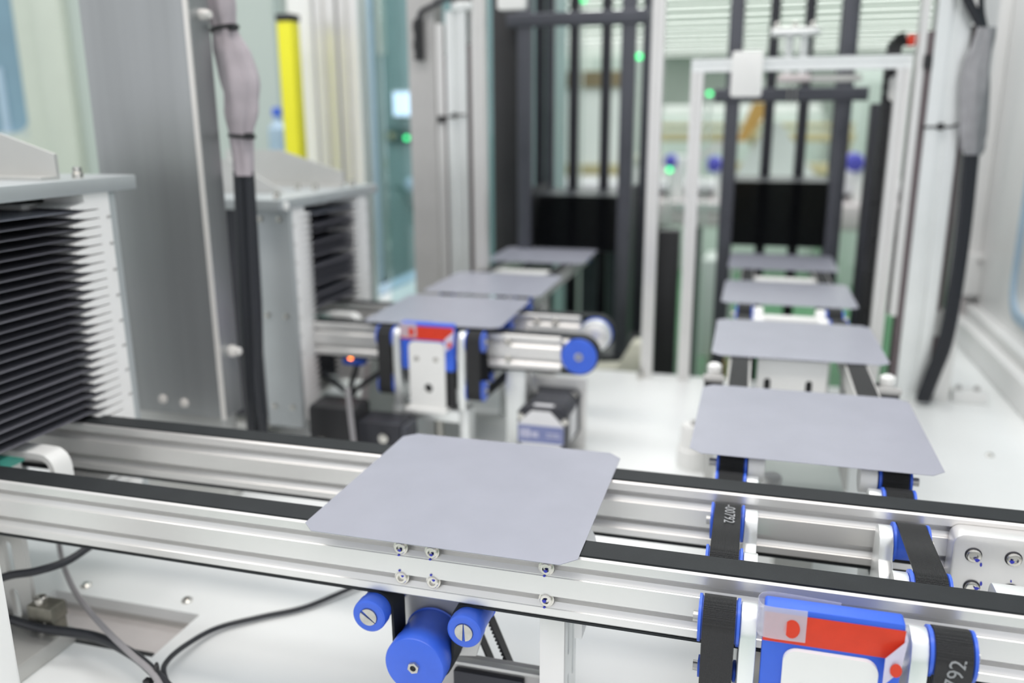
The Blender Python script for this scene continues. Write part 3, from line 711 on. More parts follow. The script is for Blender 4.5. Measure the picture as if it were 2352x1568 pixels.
# ------------------------------------------------------------------ white combed cassettes
PITCH = 0.0070
def comb_profile(ytip, yback, z0, z1):
    """outline (y, z) of a toothed comb; deep pointed teeth reach from yback towards ytip, with a narrow slit for each wafer"""
    d = 1 if ytip > yback else -1
    ymid = ytip - d * 0.0150; yroot = ytip - d * 0.0300
    pts = [(yback, z0), (ymid, z0)]
    z = z0 + 0.002
    while z + PITCH < z1 - 0.002:
        pts += [(yroot, z + 0.0002), (yroot, z + 0.0010), (ymid, z + 0.0012), (ytip - d * 0.0012, z + 0.0030), (ytip, z + 0.0038), (ytip - d * 0.0012, z + 0.0046), (ymid, z + 0.0068)]
        z += PITCH
    pts += [(ymid, z1), (yback, z1)]
    return pts
def cassette(yo, zl, label):
    t = thing('wafer_cassette', label, 'cassette', (-0.435, yo - 0.0155, zl - 0.253), 'white combed wafer cassettes')
    zb = zl - 0.2535; yc = yo - 0.0155
    B('lid_plate', 'lid', t, -0.535, -0.3445, yc - 0.128, yc + 0.1285, zl, zl + 0.0115, bevel=0.0008)
    for s in (-1, 1):
        for (x0, x1) in ((-0.394, -0.3475), (-0.525, -0.480)):
            MB().prism('x', comb_profile(yc + s * 0.0555, yc + s * 0.0975, zb, zl), x0 + 0.008, x1).build('comb', 'comb', t, angle=30)
            pl = B('side_strip', 'lid', t, x0, x1, min(yc + s * 0.0976, yc + s * 0.1050), max(yc + s * 0.0976, yc + s * 0.1050), zb - 0.008, zl, bevel=0.0006)
            for k in range(3):
                zz = zl - 0.012 - k * 0.112
                for xx in (x0 + 0.010, x1 - 0.012):
                    MB().lathe('y', (xx, zz), [(0.0032, yc + s * 0.1050), (0.0032, yc + s * 0.1065), (0.0018, yc + s * 0.1068), (0.0016, yc + s * 0.1055)], 14).build('strip_screw', 'screw', pl)
            for k in range(8):
                zz = zl - 0.020 - k * 0.0215
                MB().box(x1 - 0.0005, x1 + 0.0004, yc + s * 0.0950 - 0.002, yc + s * 0.0950 + 0.002, zz - 0.001, zz + 0.001).build('pin', 'grey_plate', pl)
    for s in (-1, 1): B('light_block_sheet', 'black_metal', t, -0.480, -0.394, min(yc + s * 0.0985, yc + s * 0.101), max(yc + s * 0.0985, yc + s * 0.101), zb, zl)  # black sheets added to keep light out of the cassette
    B('base_plate', 'alu_dull', t, -0.535, -0.40, yc - 0.107, yc + 0.107, zb - 0.016, zb - 0.008, bevel=0.0008)
    B('rear_panel', 'black_metal', t, -0.534, -0.529, yc - 0.075, yc + 0.075, 0.004, zl)
    zt = zl + 0.0115
    gy = yc + 0.062
    MB().prism('y', [(-0.534, zt), (-0.362, zt), (-0.362, zt + 0.019), (-0.452, zt + 0.047), (-0.534, zt + 0.047)], gy, gy + 0.003).build('gusset_plate', 'alu_dull', t)
    B('gusset_foot', 'alu_dull', t, -0.534, -0.362, gy - 0.016, gy, zt, zt + 0.0025)
    MB().prism('y', [(-0.534, zt), (-0.385, zt), (-0.46, zt + 0.040), (-0.534, zt + 0.040)], yc - 0.045, yc - 0.042).build('gusset_plate', 'alu_dull', t)
    for (x, y) in ((-0.358, yc + 0.079), (-0.357, yc - 0.112), (-0.40, yc + 0.01), (-0.372, yc + 0.004)):
        MB().lathe('z', (x, y), [(0.0042, zt), (0.0042, zt + 0.004), (0.0034, zt + 0.0045), (0.0034, zt + 0.0085), (0.002, zt + 0.009)], 16).build('lid_bolt', 'screw', t)
    MB().lathe('x', (yc - 0.116, zl + 0.004), [(0.005, -0.3445), (0.005, -0.3425), (0.0035, -0.342)], 16).build('locating_pin', 'white_plastic', t)
    B('handle_bar', 'white_plastic', t, -0.420, -0.3875, yc + 0.050, yc + 0.078, zl - 0.0115, zl - 0.0075)
    return t
ZL1, ZL2 = 0.1785, 0.1375
cs1 = cassette(0.0, ZL1, 'wafer cassette standing over the nearest conveyor, cut off by the picture edge')
cs2 = cassette(0.480, ZL2, 'blurred wafer cassette behind the steel column, over the second conveyor')
n = 0
for k in range(24):
    zb = ZL1 - 0.2535; slots = int((ZL1 - 0.0065 - zb) / PITCH)
    z = zb + 0.002 + (slots - 1 - k) * PITCH + 0.0006
    if z < 0.0025: break
    wafer(-0.433 + random.uniform(-0.0012, 0.0012), -0.0155, z, random.uniform(-0.004, 0.004), ORD[k] + ' grey wafer from the top in the cassette over the nearest conveyor', 'wafers in the nearer cassette', 'wafer' if k == 0 else 'wafer_shaded')  # top wafer coloured as lit, those below as shaded
m_ = 0
for k in (0, 2, 3, 5, 6, 7, 9, 10, 11, 12, 14, 15, 16):
    zb = ZL2 - 0.2535; slots = int((ZL2 - 0.0065 - zb) / PITCH)
    z = zb + 0.002 + (slots - 1 - k) * PITCH + 0.0006
    if z < 0.0025: break
    wafer(-0.433 + random.uniform(-0.0015, 0.0015), 0.4645, z, random.uniform(-0.004, 0.004), ORD[m_] + ' grey wafer from the top in the blurred cassette behind the steel column', 'wafers in the farther cassette', 'wafer' if k == 0 else 'wafer_shaded')
    m_ += 1
h2 = dup(hk, (0.012, 0.481, 0.001), 'white bent plastic hook between the rails below the blurred cassette')
h3 = dup(hk, (0.4005, 0.0, -0.010), 'white bent plastic hook peeking out under the sharp wafer')
t2 = dup(tc_, (0.012, 0.481, 0.001), 'teal plastic clip with one screw below the blurred cassette')

# ------------------------------------------------------------------ stainless lift column with its cable sleeve
sc_ = thing('lift_column', 'tall brushed stainless steel lift column between the two cassettes', 'column', (-0.40, 0.23, DZ))
B('front_plate', 'steel', sc_, -0.4555, -0.3450, 0.199, 0.201, -0.055, 0.85)
B('edge_strip', 'steel_edge', sc_, -0.3450, -0.3405, 0.1985, 0.2015, -0.057, 0.85, bevel=0.0005)
B('side_plate', 'steel', sc_, -0.3435, -0.3410, 0.2015, 0.231, -0.055, 0.85)
B('back_plate', 'steel', sc_, -0.4555, -0.3435, 0.229, 0.231, -0.055, 0.85)
B('base_block', 'alu_dull', sc_, -0.47, -0.348, 0.205, 0.229, DZ, -0.055, bevel=0.001)
for (x, z) in ((-0.4115, -0.0405), (-0.3865, -0.0425)):
    screw('plate_screw', 'steel_edge', sc_, 'y', (x, z), 0.199, 0.0038, 0.003, -1)
MB().lathe('x', (0.219, 0.010), [(0.006, -0.341), (0.006, -0.337), (0.004, -0.336), (0.004, -0.331), (0.003, -0.330)], 16).build('cable_clamp_bolt', 'steel_edge', sc_)
MB().lathe('x', (0.219, 0.327), [(0.005, -0.341), (0.005, -0.337), (0.0035, -0.331)], 16).build('cable_clamp_bolt', 'steel_edge', sc_)

def sleeve(name, label, stations, material, fold=0.10, seed=1, n=28):
    """fabric sleeve: rings (centre, rx, ry) with soft creases"""
    rnd = random.Random(seed); ph = [rnd.uniform(0, 6.28) for _ in range(4)]
    C = smooth([s[0] for s in stations], 8); K = len(C); vs = []
    for i, c in enumerate(C):
        u = i / (K - 1) * (len(stations) - 1); a = int(min(u, len(stations) - 2)); f = u - a
        f = f * f * (3 - 2 * f)
        rx = stations[a][1] * (1 - f) + stations[a + 1][1] * f; ry = stations[a][2] * (1 - f) + stations[a + 1][2] * f
        for q in range(n):
            t = 2 * PI * q / n
            w = 1 + fold * (math.sin(3 * t + ph[0] + u * 0.9) * 0.6 + math.sin(5 * t + ph[1] - u * 1.3) * 0.5 + 0.4 * math.sin(8 * t + ph[2] + u))
            vs.append((c.x + rx * w * math.cos(t), c.y + ry * w * math.sin(t), c.z))
    fs = [tuple(range(n)), tuple(range(K * n - 1, (K - 1) * n - 1, -1))]
    for j in range(K - 1): fs += [(j * n + i, j * n + (i + 1) % n, (j + 1) * n + (i + 1) % n, (j + 1) * n + i) for i in range(n)]
    return MB().add(vs, fs)
cb = thing('cable_sleeve', 'pinkish grey fabric cable sleeve tied beside the steel column', 'cable sleeve', (-0.33, 0.24, DZ))
st = [((-0.3435, 0.252, 0.60), 0.017, 0.013), ((-0.3430, 0.252, 0.40), 0.017, 0.013), ((-0.3425, 0.252, 0.345), 0.0160, 0.013), ((-0.3395, 0.252, 0.318), 0.0120, 0.010), ((-0.3330, 0.253, 0.295), 0.0165, 0.014), ((-0.3285, 0.253, 0.270), 0.0185, 0.014),
      ((-0.3285, 0.253, 0.245), 0.0160, 0.013), ((-0.3300, 0.252, 0.220), 0.0108, 0.010), ((-0.3305, 0.252, 0.20), 0.0100, 0.009), ((-0.3305, 0.252, 0.181), 0.0095, 0.009)]
sleeve('sleeve', '', st, 'sleeve', 0.17, 3).build('sleeve', 'sleeve', cb, angle=80)
for (x, z, r, tz) in ((-0.3395, 0.318, 0.0128, 0.002), (-0.3300, 0.219, 0.0120, -0.001)):
    ring = [(x + r * math.cos(a), 0.252 + r * 0.85 * math.sin(a), z + tz * math.cos(a)) for a in [2 * PI * i / 20 for i in range(21)]]
    zt_ = MB().tube(ring, 0.0021, 8, 1).build('zip_tie', 'black', cb)
    B('tie_head', 'black', zt_, x + r - 0.001, x + r + 0.006, 0.239, 0.246, z - 0.003, z + 0.003, bevel=0.0008)
MB().tube([(-0.3355, 0.250, 0.185), (-0.3375, 0.248, 0.10), (-0.3400, 0.247, 0.02), (-0.3420, 0.247, -0.04), (-0.3450, 0.250, -0.10), (-0.345, 0.255, DZ + 0.004)], 0.0056, 10).build('cable', 'black_cable', cb)
MB().tube([(-0.3260, 0.251, 0.185), (-0.3290, 0.249, 0.10), (-0.3320, 0.248, 0.02), (-0.3345, 0.247, -0.04), (-0.332, 0.250, -0.09), (-0.325, 0.256, DZ + 0.006)], 0.0056, 10).build('cable', 'black_cable', cb)
MB().tube([(-0.3305, 0.260, 0.185), (-0.3330, 0.259, 0.05), (-0.3380, 0.258, -0.05), (-0.337, 0.262, DZ + 0.005)], 0.0056, 10).build('cable', 'black_cable', cb)

# ------------------------------------------------------------------ motors and clutter under the second conveyor
mt = thing('stepper_motor', 'black stepper motor with a blue and white octagonal end label', 'motor', (-0.05, 0.405, DZ))
mx0, mx1, mz0, mz1 = -0.0830, -0.0270, -0.1310, -0.0740
def octg(x0, x1, z0, z1, c): return [(x0 + c, z0), (x1 - c, z0), (x1, z0 + c), (x1, z1 - c), (x1 - c, z1), (x0 + c, z1), (x0, z1 - c), (x0, z0 + c)]
MB().prism('y', octg(mx0, mx1, mz0, mz1, 0.006), 0.364, 0.384).build('end_bell', 'black_metal', mt, bevel=0.0012)
MB().prism('y', octg(mx0 + 0.001, mx1 - 0.001, mz0 + 0.001, mz1 - 0.001, 0.009), 0.384, 0.430).build('stator', 'charcoal', mt, bevel=0.0008)
MB().prism('y', octg(mx0, mx1, mz0, mz1, 0.006), 0.430, 0.446).build('front_bell', 'black_metal', mt, bevel=0.0012)
B('mount_plate', 'alu', mt, mx0 - 0.006, mx1 + 0.006, 0.446, 0.450, DZ, mz1 + 0.012, bevel=0.0006)
B('side_sticker', 'label_white', mt, mx1 - 0.0012, mx1 - 0.0008, 0.388, 0.426, mz0 + 0.012, mz1 - 0.014)
B('connector', 'black', mt, mx0 + 0.012, mx1 - 0.012, 0.368, 0.382, DZ, mz0)
lbz = (mz0 + mz1) / 2
MB().prism('y', octg(mx0 + 0.001, mx1 - 0.003, mz0 + 0.002, mz1 - 0.003, 0.0155), 0.3632, 0.3638).build('end_label', 'label_white', mt)
B('label_band', 'label_blue', mt, mx0 + 0.0012, mx1 - 0.0032, 0.3626, 0.3631, lbz - 0.0115, lbz + 0.0085)
for (x0, x1, z0, z1) in ((0.0040, 0.0085, -0.006, 0.004), (0.0095, 0.0150, -0.006, 0.004), (0.0165, 0.0245, -0.005, 0.001), (0.034, 0.048, -0.001, 0.0005), (0.034, 0.050, -0.004, -0.0028)):
    B('label_print', 'label_text', mt, mx0 + x0, mx0 + x1, 0.3622, 0.3625, lbz + z0, lbz + z1)
for (x, z) in ((mx0 + 0.0045, mz1 - 0.010), (mx1 - 0.0015, mz1 - 0.0125), (mx0 + 0.005, mz1 - 0.004), (mx1 - 0.006, mz1 - 0.004)):
    yy = 0.362 if z < mz1 - 0.006 else 0.4295
    MB().lathe('y', (x, z), [(0.0030, yy + 0.004), (0.0036, yy + 0.003), (0.0036, yy), (0.002, yy - 0.0005)], 16).build('through_bolt', 'screw', mt)
MB().prism('z', rrect(mx0 + 0.016, mx1 - 0.016, 0.3705, 0.3785, 0.0038), mz1 + 0.0001, mz1 + 0.0006).build('top_sticker', 'label_white', mt)

bm_ = thing('drive_motor', 'black block motor with cables under the second conveyor beside the cassette', 'motor', (-0.25, 0.33, DZ))
B('gear_case', 'black', bm_, -0.318, -0.258, 0.318, 0.362, DZ, -0.078, bevel=0.006)
B('body', 'black_metal', bm_, -0.258, -0.205, 0.320, 0.360, DZ, -0.092, bevel=0.003)
B('end_cap', 'charcoal', bm_, -0.205, -0.200, 0.322, 0.358, DZ, -0.095, bevel=0.001)
for x, z in ((-0.301, -0.119), (-0.224, -0.108)):
    MB().lathe('y', (x, z), [(0.0055, 0.3185), (0.0055, 0.315), (0.003, 0.3145)], 16).build('bolt', 'screw', bm_)
B('dark_base', 'black', bm_, -0.325, -0.196, 0.300, 0.372, DZ, DZ + 0.014, bevel=0.001)
for nm, pth, r, mt_, lab in (
   ('cable', [(-0.262, 0.312, -0.052), (-0.259, 0.310, -0.085), (-0.254, 0.306, -0.125), (-0.251, 0.30, DZ + 0.003)], 0.0032, 'grey_cable', 'grey cable hanging in front of the black block motor'),
   ('cable', [(-0.385, 0.445, -0.080), (-0.362, 0.445, -0.084), (-0.340, 0.445, -0.098), (-0.325, 0.445, -0.112), (-0.318, 0.44, DZ + 0.004)], 0.0036, 'black_cable', 'black cable sagging beside the blurred cassette comb'),
   ('cable', [(-0.312, 0.452, -0.0435), (-0.320, 0.450, -0.075), (-0.327, 0.447, -0.10), (-0.326, 0.446, DZ + 0.004)], 0.0036, 'black_cable', 'black cable hanging from the orange lit sensor'),
   ('cable', [(-0.268, 0.450, -0.054), (-0.288, 0.450, -0.076), (-0.31, 0.449, -0.092), (-0.324, 0.448, -0.106), (-0.334, 0.446, DZ + 0.004)], 0.0034, 'black_cable', 'black cable running slantwise to the tied bundle under the second conveyor')):
    tag(MB().tube(pth, r, 10).build(nm, mt_), lab, 'cable', 'cables under the second conveyor')
sn = thing('photo_sensor', 'blue sensor with glowing orange lamp under the second conveyor', 'sensor', (-0.305, 0.415, -0.07))
B('body', 'blue', sn, -0.318, -0.290, 0.410, 0.424, -0.056, -0.0435, bevel=0.002)
MB().lathe('y', (-0.3058, -0.0452), [(0.0030, 0.4099), (0.0034, 0.4090), (0.0022, 0.4076)], 16).build('lamp', 'led_orange', sn)
bg = thing('clear_bag', 'crumpled clear plastic guard behind the cables under the second conveyor', 'guard', (-0.27, 0.50, DZ))
for i, (x0, x1, y, z1) in enumerate(((-0.318, -0.2585, 0.470, -0.060), (-0.345, -0.29, 0.505, -0.075))):
    MB().prism('y', [(x0, DZ), (x1, DZ), (x1 - 0.012, z1), (x0 + 0.010, z1 - 0.006)], y, y + 0.002).build('sheet', 'mint' if i == 0 else 'pink_white', bg)
gb = tag(B('terminal_box', 'green_box', None, -0.60, -0.515, 0.60, 0.64, DZ, -0.085, bevel=0.003), 'green terminal box on the deck behind the blurred cassette strip', 'terminal box')
bb = tag(B('dark_cover', 'black_metal', None, -0.475, -0.430, 0.606, 0.63, DZ, 0.11, bevel=0.003), 'black upright cover behind the blurred cassette', 'cover')

# ------------------------------------------------------------------ bracket, clamp, post and cables in the near corner
sb = thing('slotted_bracket', 'aluminium bracket with long slots at the corner of the sunken tray', 'bracket', (-0.36, -0.05, DZ))
MB().prism('y', [(-0.398, -0.1365), (-0.3480, -0.1365), (-0.3480, -0.047), (-0.398, -0.047)], -0.048, -0.044,
           [slot(-0.3635, -0.098, -0.068, 0.0042), slot(-0.3640, -0.134, -0.108, 0.0042)]).build('upright_plate', 'alu_dull', sb)
B('foot_bar', 'alu_dull', sb, -0.420, -0.3200, -0.25, -0.040, DZ, -0.1365, bevel=0.0015)
MB().lathe('y', (-0.3635, -0.0960), [(0.003, -0.048), (0.003, -0.050), (0.0015, -0.0505)], 12).build('slot_bolt', 'screw', sb)
cl = thing('bolt_clamp', 'small bronze grey clamp with an upright steel bolt', 'clamp', (-0.334, -0.05, -0.1365))
B('jaw', 'bronze', cl, -0.3455, -0.3225, -0.057, -0.041, -0.1265, -0.1135, bevel=0.002)
MB().lathe('z', (-0.3365, -0.051), [(0.0042, -0.1365), (0.0042, -0.1125), (0.0046, -0.112), (0.0046, -0.1085), (0.003, -0.1075)], 18).build('bolt', 'screw', cl)
B('spacer', 'black', cl, -0.3455, -0.3405, -0.055, -0.043, -0.1365, -0.1265)
B('spacer', 'bronze', cl, -0.3285, -0.3235, -0.055, -0.043, -0.1365, -0.1265)
wp = thing('white_post', 'blurred white post at the near corner of the deck', 'post', (-0.285, -0.19, DZ))
MB().prism('z', rrect(-0.300, -0.2395, -0.185, -0.160, 0.004), DZ, 0.03).build('column', 'white_plastic', wp, bevel=0.0015)
B('foot', 'white_plastic', wp, -0.305, -0.2375, -0.190, -0.156, DZ, DZ + 0.006, bevel=0.001)
CG = 'cables in the near corner'
for pth, r, mt_, lab in (
   ([(-0.365, -0.0880, -0.090), (-0.342, -0.0722, -0.081), (-0.3257, -0.0619, -0.080), (-0.3149, -0.0447, -0.080), (-0.3114, -0.0246, -0.078), (-0.308, 0.0, -0.075), (-0.306, 0.03, -0.085)], 0.0029, 'black_cable', 'black cable arching under the rail beside the slotted bracket'),
   ([(-0.400, 0.036, -0.075), (-0.4000, 0.034, -0.120), (-0.3644, 0.002, -0.120), (-0.3248, -0.0279, -0.120), (-0.2761, -0.0568, -0.121), (-0.2398, -0.0740, -0.124), (-0.2123, -0.0866, -0.126), (-0.185, -0.105, -0.132)], 0.0021, 'grey_cable', 'grey cable curving down from the rail to the tied bundle'),
   ([(-0.385, -0.0560, -0.128), (-0.3625, -0.0545, -0.130), (-0.3281, -0.0600, -0.128), (-0.2865, -0.0560, -0.130), (-0.2475, -0.0662, -0.130), (-0.2195, -0.0790, -0.130), (-0.190, -0.094, -0.133)], 0.0035, 'black_cable', 'thick black cable running past the clamp to the tied bundle'),
   ([(-0.120, 0.120, -0.145), (-0.1499, 0.0755, -0.1455), (-0.1725, 0.0432, -0.1465), (-0.1989, 0.0217, -0.1465), (-0.2222, -0.0021, -0.1455), (-0.2280, -0.0311, -0.142), (-0.2240, -0.0580, -0.137), (-0.2130, -0.0760, -0.134), (-0.188, -0.096, -0.136)], 0.0020, 'black_cable', 'thin black cable looping across the white deck')):
    tag(MB().tube(pth, r, 12).build('cable', mt_), lab, 'cable', CG)
zt2 = thing('zip_tie', 'small black zip tie round the bundled cables on the deck', 'zip tie', (-0.215, -0.082, -0.14))
MB().tube([(-0.2135 + 0.0058 * math.cos(a) * 0.55, -0.0815 - 0.0058 * math.cos(a) * 0.8, -0.130 + 0.0075 * math.sin(a)) for a in [2 * PI * i / 18 for i in range(19)]], 0.0012, 8, 1).build('band', 'black', zt2)
B('head', 'black', zt2, -0.2225, -0.2165, -0.0865, -0.0815, -0.1375, -0.133, bevel=0.0008)

# ------------------------------------------------------------------ gate frames in front of the magazines
def profile_post(ax, a0, a1, u0, u1, v0, v1, mb=None):
    """square slotted aluminium profile, outline with one groove per face"""
    c = 0.0012; um = (u0 + u1) / 2; vm = (v0 + v1) / 2; g = min(u1 - u0, v1 - v0) * 0.13; d = min(u1 - u0, v1 - v0) * 0.16
    pts = [(u0, v0), (um - g, v0), (um - g, v0 + d), (um + g, v0 + d), (um + g, v0), (u1, v0), (u1, vm - g), (u1 - d, vm - g), (u1 - d, vm + g), (u1, vm + g), (u1, v1),
           (um + g, v1), (um + g, v1 - d), (um - g, v1 - d), (um - g, v1), (u0, v1), (u0, vm + g), (u0 + d, vm + g), (u0 + d, vm - g), (u0, vm - g)]
    return (mb or MB()).prism(ax, pts, a0, a1)
def gate(xl, xr, ztop, xb, zb0, zb1, label):
    t = thing('gate_frame', label, 'frame', ((xl + xr) / 2, 0.765, DZ), 'aluminium gate frames')
    for x in (xl, xr):
        profile_post('z', DZ, ztop - 0.016, x - 0.0085, x + 0.0085, 0.757, 0.774).build('post', 'alu', t)
    profile_post('x', xl - 0.0085, xr + 0.0085, 0.757, 0.774, ztop - 0.016, ztop + 0.001).build('top_bar', 'alu_bright', t)
    MB().prism('y', rrect(xb - 0.0205, xb + 0.0205, zb0, zb1, 0.004), 0.742, 0.757).build('sensor_plate', 'white_plastic', t, bevel=0.001)
    MB().lathe('z', (xr - 0.008, 0.752), [(0.004, DZ), (0.004, DZ + 0.012), (0.002, DZ + 0.016)], 14).build('foot_screw', 'screw', t)
    return t
g1 = gate(0.0680, 0.3320, 0.3120, 0.1345, 0.2620, 0.3210, 'thin aluminium gate frame before the magazine by the window wall')
g2 = gate(-0.2490, 0.0120, 0.4300, -0.1950, 0.3850, 0.4450, 'taller thin aluminium gate frame before the magazine behind the second conveyor')

# ------------------------------------------------------------------ lift masts
m1 = thing('lift_mast', 'white lift mast with dark guide strips beside the window wall', 'mast', (0.38, 0.77, DZ))
profile_post('z', DZ, 0.72, 0.3620, 0.4020, 0.742, 0.778).build('profile', 'alu_bright', m1)
B('guide_rail', 'brown_guide', m1, 0.3535, 0.3615, 0.7445, 0.775, DZ, 0.34)
B('guide_cover', 'alu', m1, 0.3445, 0.3530, 0.744, 0.776, -0.03, 0.72)
B('belt_slot', 'brown_guide', m1, 0.4025, 0.4085, 0.746, 0.772, -0.02, 0.345)
B('belt_slot', 'brown_guide', m1, 0.4025, 0.4095, 0.746, 0.772, DZ, -0.055)
B('clamp_piece', 'alu_dull', m1, 0.4025, 0.4130, 0.745, 0.772, -0.055, -0.02)
B('rear_profile', 'alu', m1, 0.4140, 0.4330, 0.750, 0.778, DZ, 0.72)
MB().tube([(0.358, 0.7415, 0.222), (0.372, 0.7405, 0.222), (0.395, 0.7405, 0.223), (0.412, 0.7435, 0.233)], 0.0016, 8).build('zip_tie', 'black', m1)
B('tie_head', 'black', m1, 0.376, 0.383, 0.736, 0.741, 0.218, 0.227, bevel=0.001)
B('stop_block', 'black', m1, 0.3515, 0.3600, 0.738, 0.7445, 0.295, 0.311)
m2 = thing('lift_mast', 'white lift mast with grey cover plate behind the second conveyor', 'mast', (-0.31, 0.81, DZ))
profile_post('z', DZ, 0.392, -0.3120, -0.2790, 0.790, 0.826).build('profile', 'alu_bright', m2)
B('guide_rail', 'brown_guide', m2, -0.2785, -0.2725, 0.794, 0.822, DZ, 0.345)
B('rear_profile', 'alu', m2, -0.2720, -0.2615, 0.792, 0.824, DZ, 0.392)
B('cover_plate', 'grey_plate', m2, -0.3720, -0.3290, 0.786, 0.826, DZ, 0.60)
B('guide_strip', 'alu', m2, -0.3285, -0.3165, 0.790, 0.824, DZ, 0.375)
B('guide_groove', 'brown_guide', m2, -0.3165, -0.3122, 0.794, 0.822, DZ, 0.330)
B('motor', 'black', m2, -0.305, -0.266, 0.79, 0.83, 0.405, 0.46, bevel=0.003)
B('motor_flange', 'alu_bright', m2, -0.302, -0.270, 0.788, 0.828, 0.392, 0.405, bevel=0.001)
ch = MB()
for k in range(14):
    ch.box(-0.357 + 0.0012 * math.sin(k), -0.345, 0.772, 0.785, 0.322 + k * 0.0042, 0.3255 + k * 0.0042)
ch.build('cable_chain', 'black', m2)
MB().tube([(-0.350, 0.777, 0.378), (-0.345, 0.777, 0.391), (-0.33, 0.777, 0.398), (-0.30, 0.78, 0.410)], 0.004, 10).build('hose', 'black_cable', m2)
MB().tube([(-0.316, 0.785, 0.237), (-0.300, 0.7835, 0.240), (-0.281, 0.785, 0.241)], 0.0014, 8).build('zip_tie', 'black', m2)
B('tie_head', 'black', m2, -0.301, -0.294, 0.779, 0.785, 0.236, 0.244, bevel=0.001)
B('tie_head', 'black', m2, -0.325, -0.316, 0.782, 0.7895, 0.229, 0.240, bevel=0.001)

# cable loom on the mast by the window wall
cl2 = thing('cable_loom', 'black cables in a dark grey fabric sleeve hanging by the window wall', 'cable sleeve', (0.41, 0.722, DZ))
LY = 0.722
st = [((0.4145, LY, 0.340), 0.0100, 0.009), ((0.4130, LY, 0.322), 0.0115, 0.011), ((0.4110, LY, 0.30), 0.0135, 0.012), ((0.4125, LY, 0.265), 0.0158, 0.013), ((0.4140, LY, 0.225), 0.0162, 0.013), ((0.4155, LY, 0.20), 0.0135, 0.012), ((0.4160, LY, 0.188), 0.0100, 0.010)]
sleeve('sleeve', '', st, 'sleeve_dark', 0.17, 9).build('sleeve', 'sleeve_dark', cl2, angle=80)
MB().tube([(0.376, LY, 0.42), (0.3880, LY, 0.378), (0.401, LY, 0.355), (0.4125, LY, 0.335)], 0.0060, 10).build('cable', 'black_cable', cl2)
MB().tube([(0.400, LY, 0.42), (0.406, LY, 0.365), (0.414, LY, 0.337)], 0.0036, 10).build('cable', 'black_cable', cl2)
MB().tube([(0.4120, LY, 0.192), (0.4150, LY, 0.105), (0.4145, LY, 0.02), (0.4100, LY, -0.055), (0.4000, LY + 0.004, -0.105), (0.3920, LY + 0.006, DZ + 0.006)], 0.0060, 10).build('cable', 'black_cable', cl2)
MB().tube([(0.4190, LY, 0.192), (0.4215, LY, 0.105), (0.4210, LY, 0.02), (0.4175, LY, -0.055), (0.4080, LY + 0.004, -0.105), (0.3990, LY + 0.006, DZ + 0.006)], 0.0060, 10).build('cable', 'black_cable', cl2)
fb = thing('floor_bracket', 'small white bracket with bolts at the foot of the cable loom', 'bracket', (0.455, 0.765, DZ))
B('plate', 'white_panel', fb, 0.438, 0.482, 0.752, 0.780, DZ, DZ + 0.016, bevel=0.0015)
for x in (0.447, 0.470): MB().lathe('z', (x, 0.766), [(0.004, DZ + 0.016), (0.004, DZ + 0.020), (0.002, DZ + 0.022)], 12).build('bolt', 'grey_plate', fb)
dl = thing('door_latch', 'white latch plate with a dark red lever on the corner of the enclosure', 'latch', (0.52, 1.18, -0.06))
B('plate', 'white_panel', dl, 0.500, 0.552, 1.165, 1.1895, -0.075, 0.0, bevel=0.002)
B('lower_plate', 'pink_white', dl, 0.497, 0.530, 1.170, 1.1895, -0.1185, -0.078, bevel=0.001)
MB().prism('y', [(0.494, 0.002), (0.512, 0.002), (0.505, 0.018), (0.500, 0.018)], 1.172, 1.186).build('lever', 'dark_red', dl)
MB().cyl('y', (0.545, -0.012), 0.004, 1.158, 1.165, 12).build('bolt', 'grey_plate', dl)
# black cable chain with a red tag over the gate by the window wall
cc = thing('cable_chain', 'black cable chain with a red tag above the low gate frame', 'cable chain', (0.325, 0.80, 0.30))
pts = smooth([(0.322, 0.80, -0.10), (0.322, 0.80, 0.20), (0.322, 0.80, 0.315), (0.327, 0.80, 0.332), (0.336, 0.80, 0.336)], 7)
for i in range(len(pts) - 1):
    p = pts[i]; q = pts[i + 1]; mbx = MB(); d = (q - p).normalized(); nn = Vector((d.z, 0, -d.x)) * 0.0085
    mbx.prism('y', [(p.x - nn.x, p.z - nn.z), (p.x + nn.x, p.z + nn.z), (q.x + nn.x - d.x * 0.001, q.z + nn.z - d.z * 0.001), (q.x - nn.x - d.x * 0.001, q.z - nn.z - d.z * 0.001)], 0.790, 0.812)
    mbx.build('chain_link', 'black', cc)
B('red_tag', 'red', cc, 0.337, 0.346, 0.788, 0.806, 0.326, 0.340, bevel=0.001)
MB().prism('y', rrect(0.3195, 0.3335, 0.255, 0.288, 0.006), 0.780, 0.788).build('white_marker', 'white_plastic', cc)

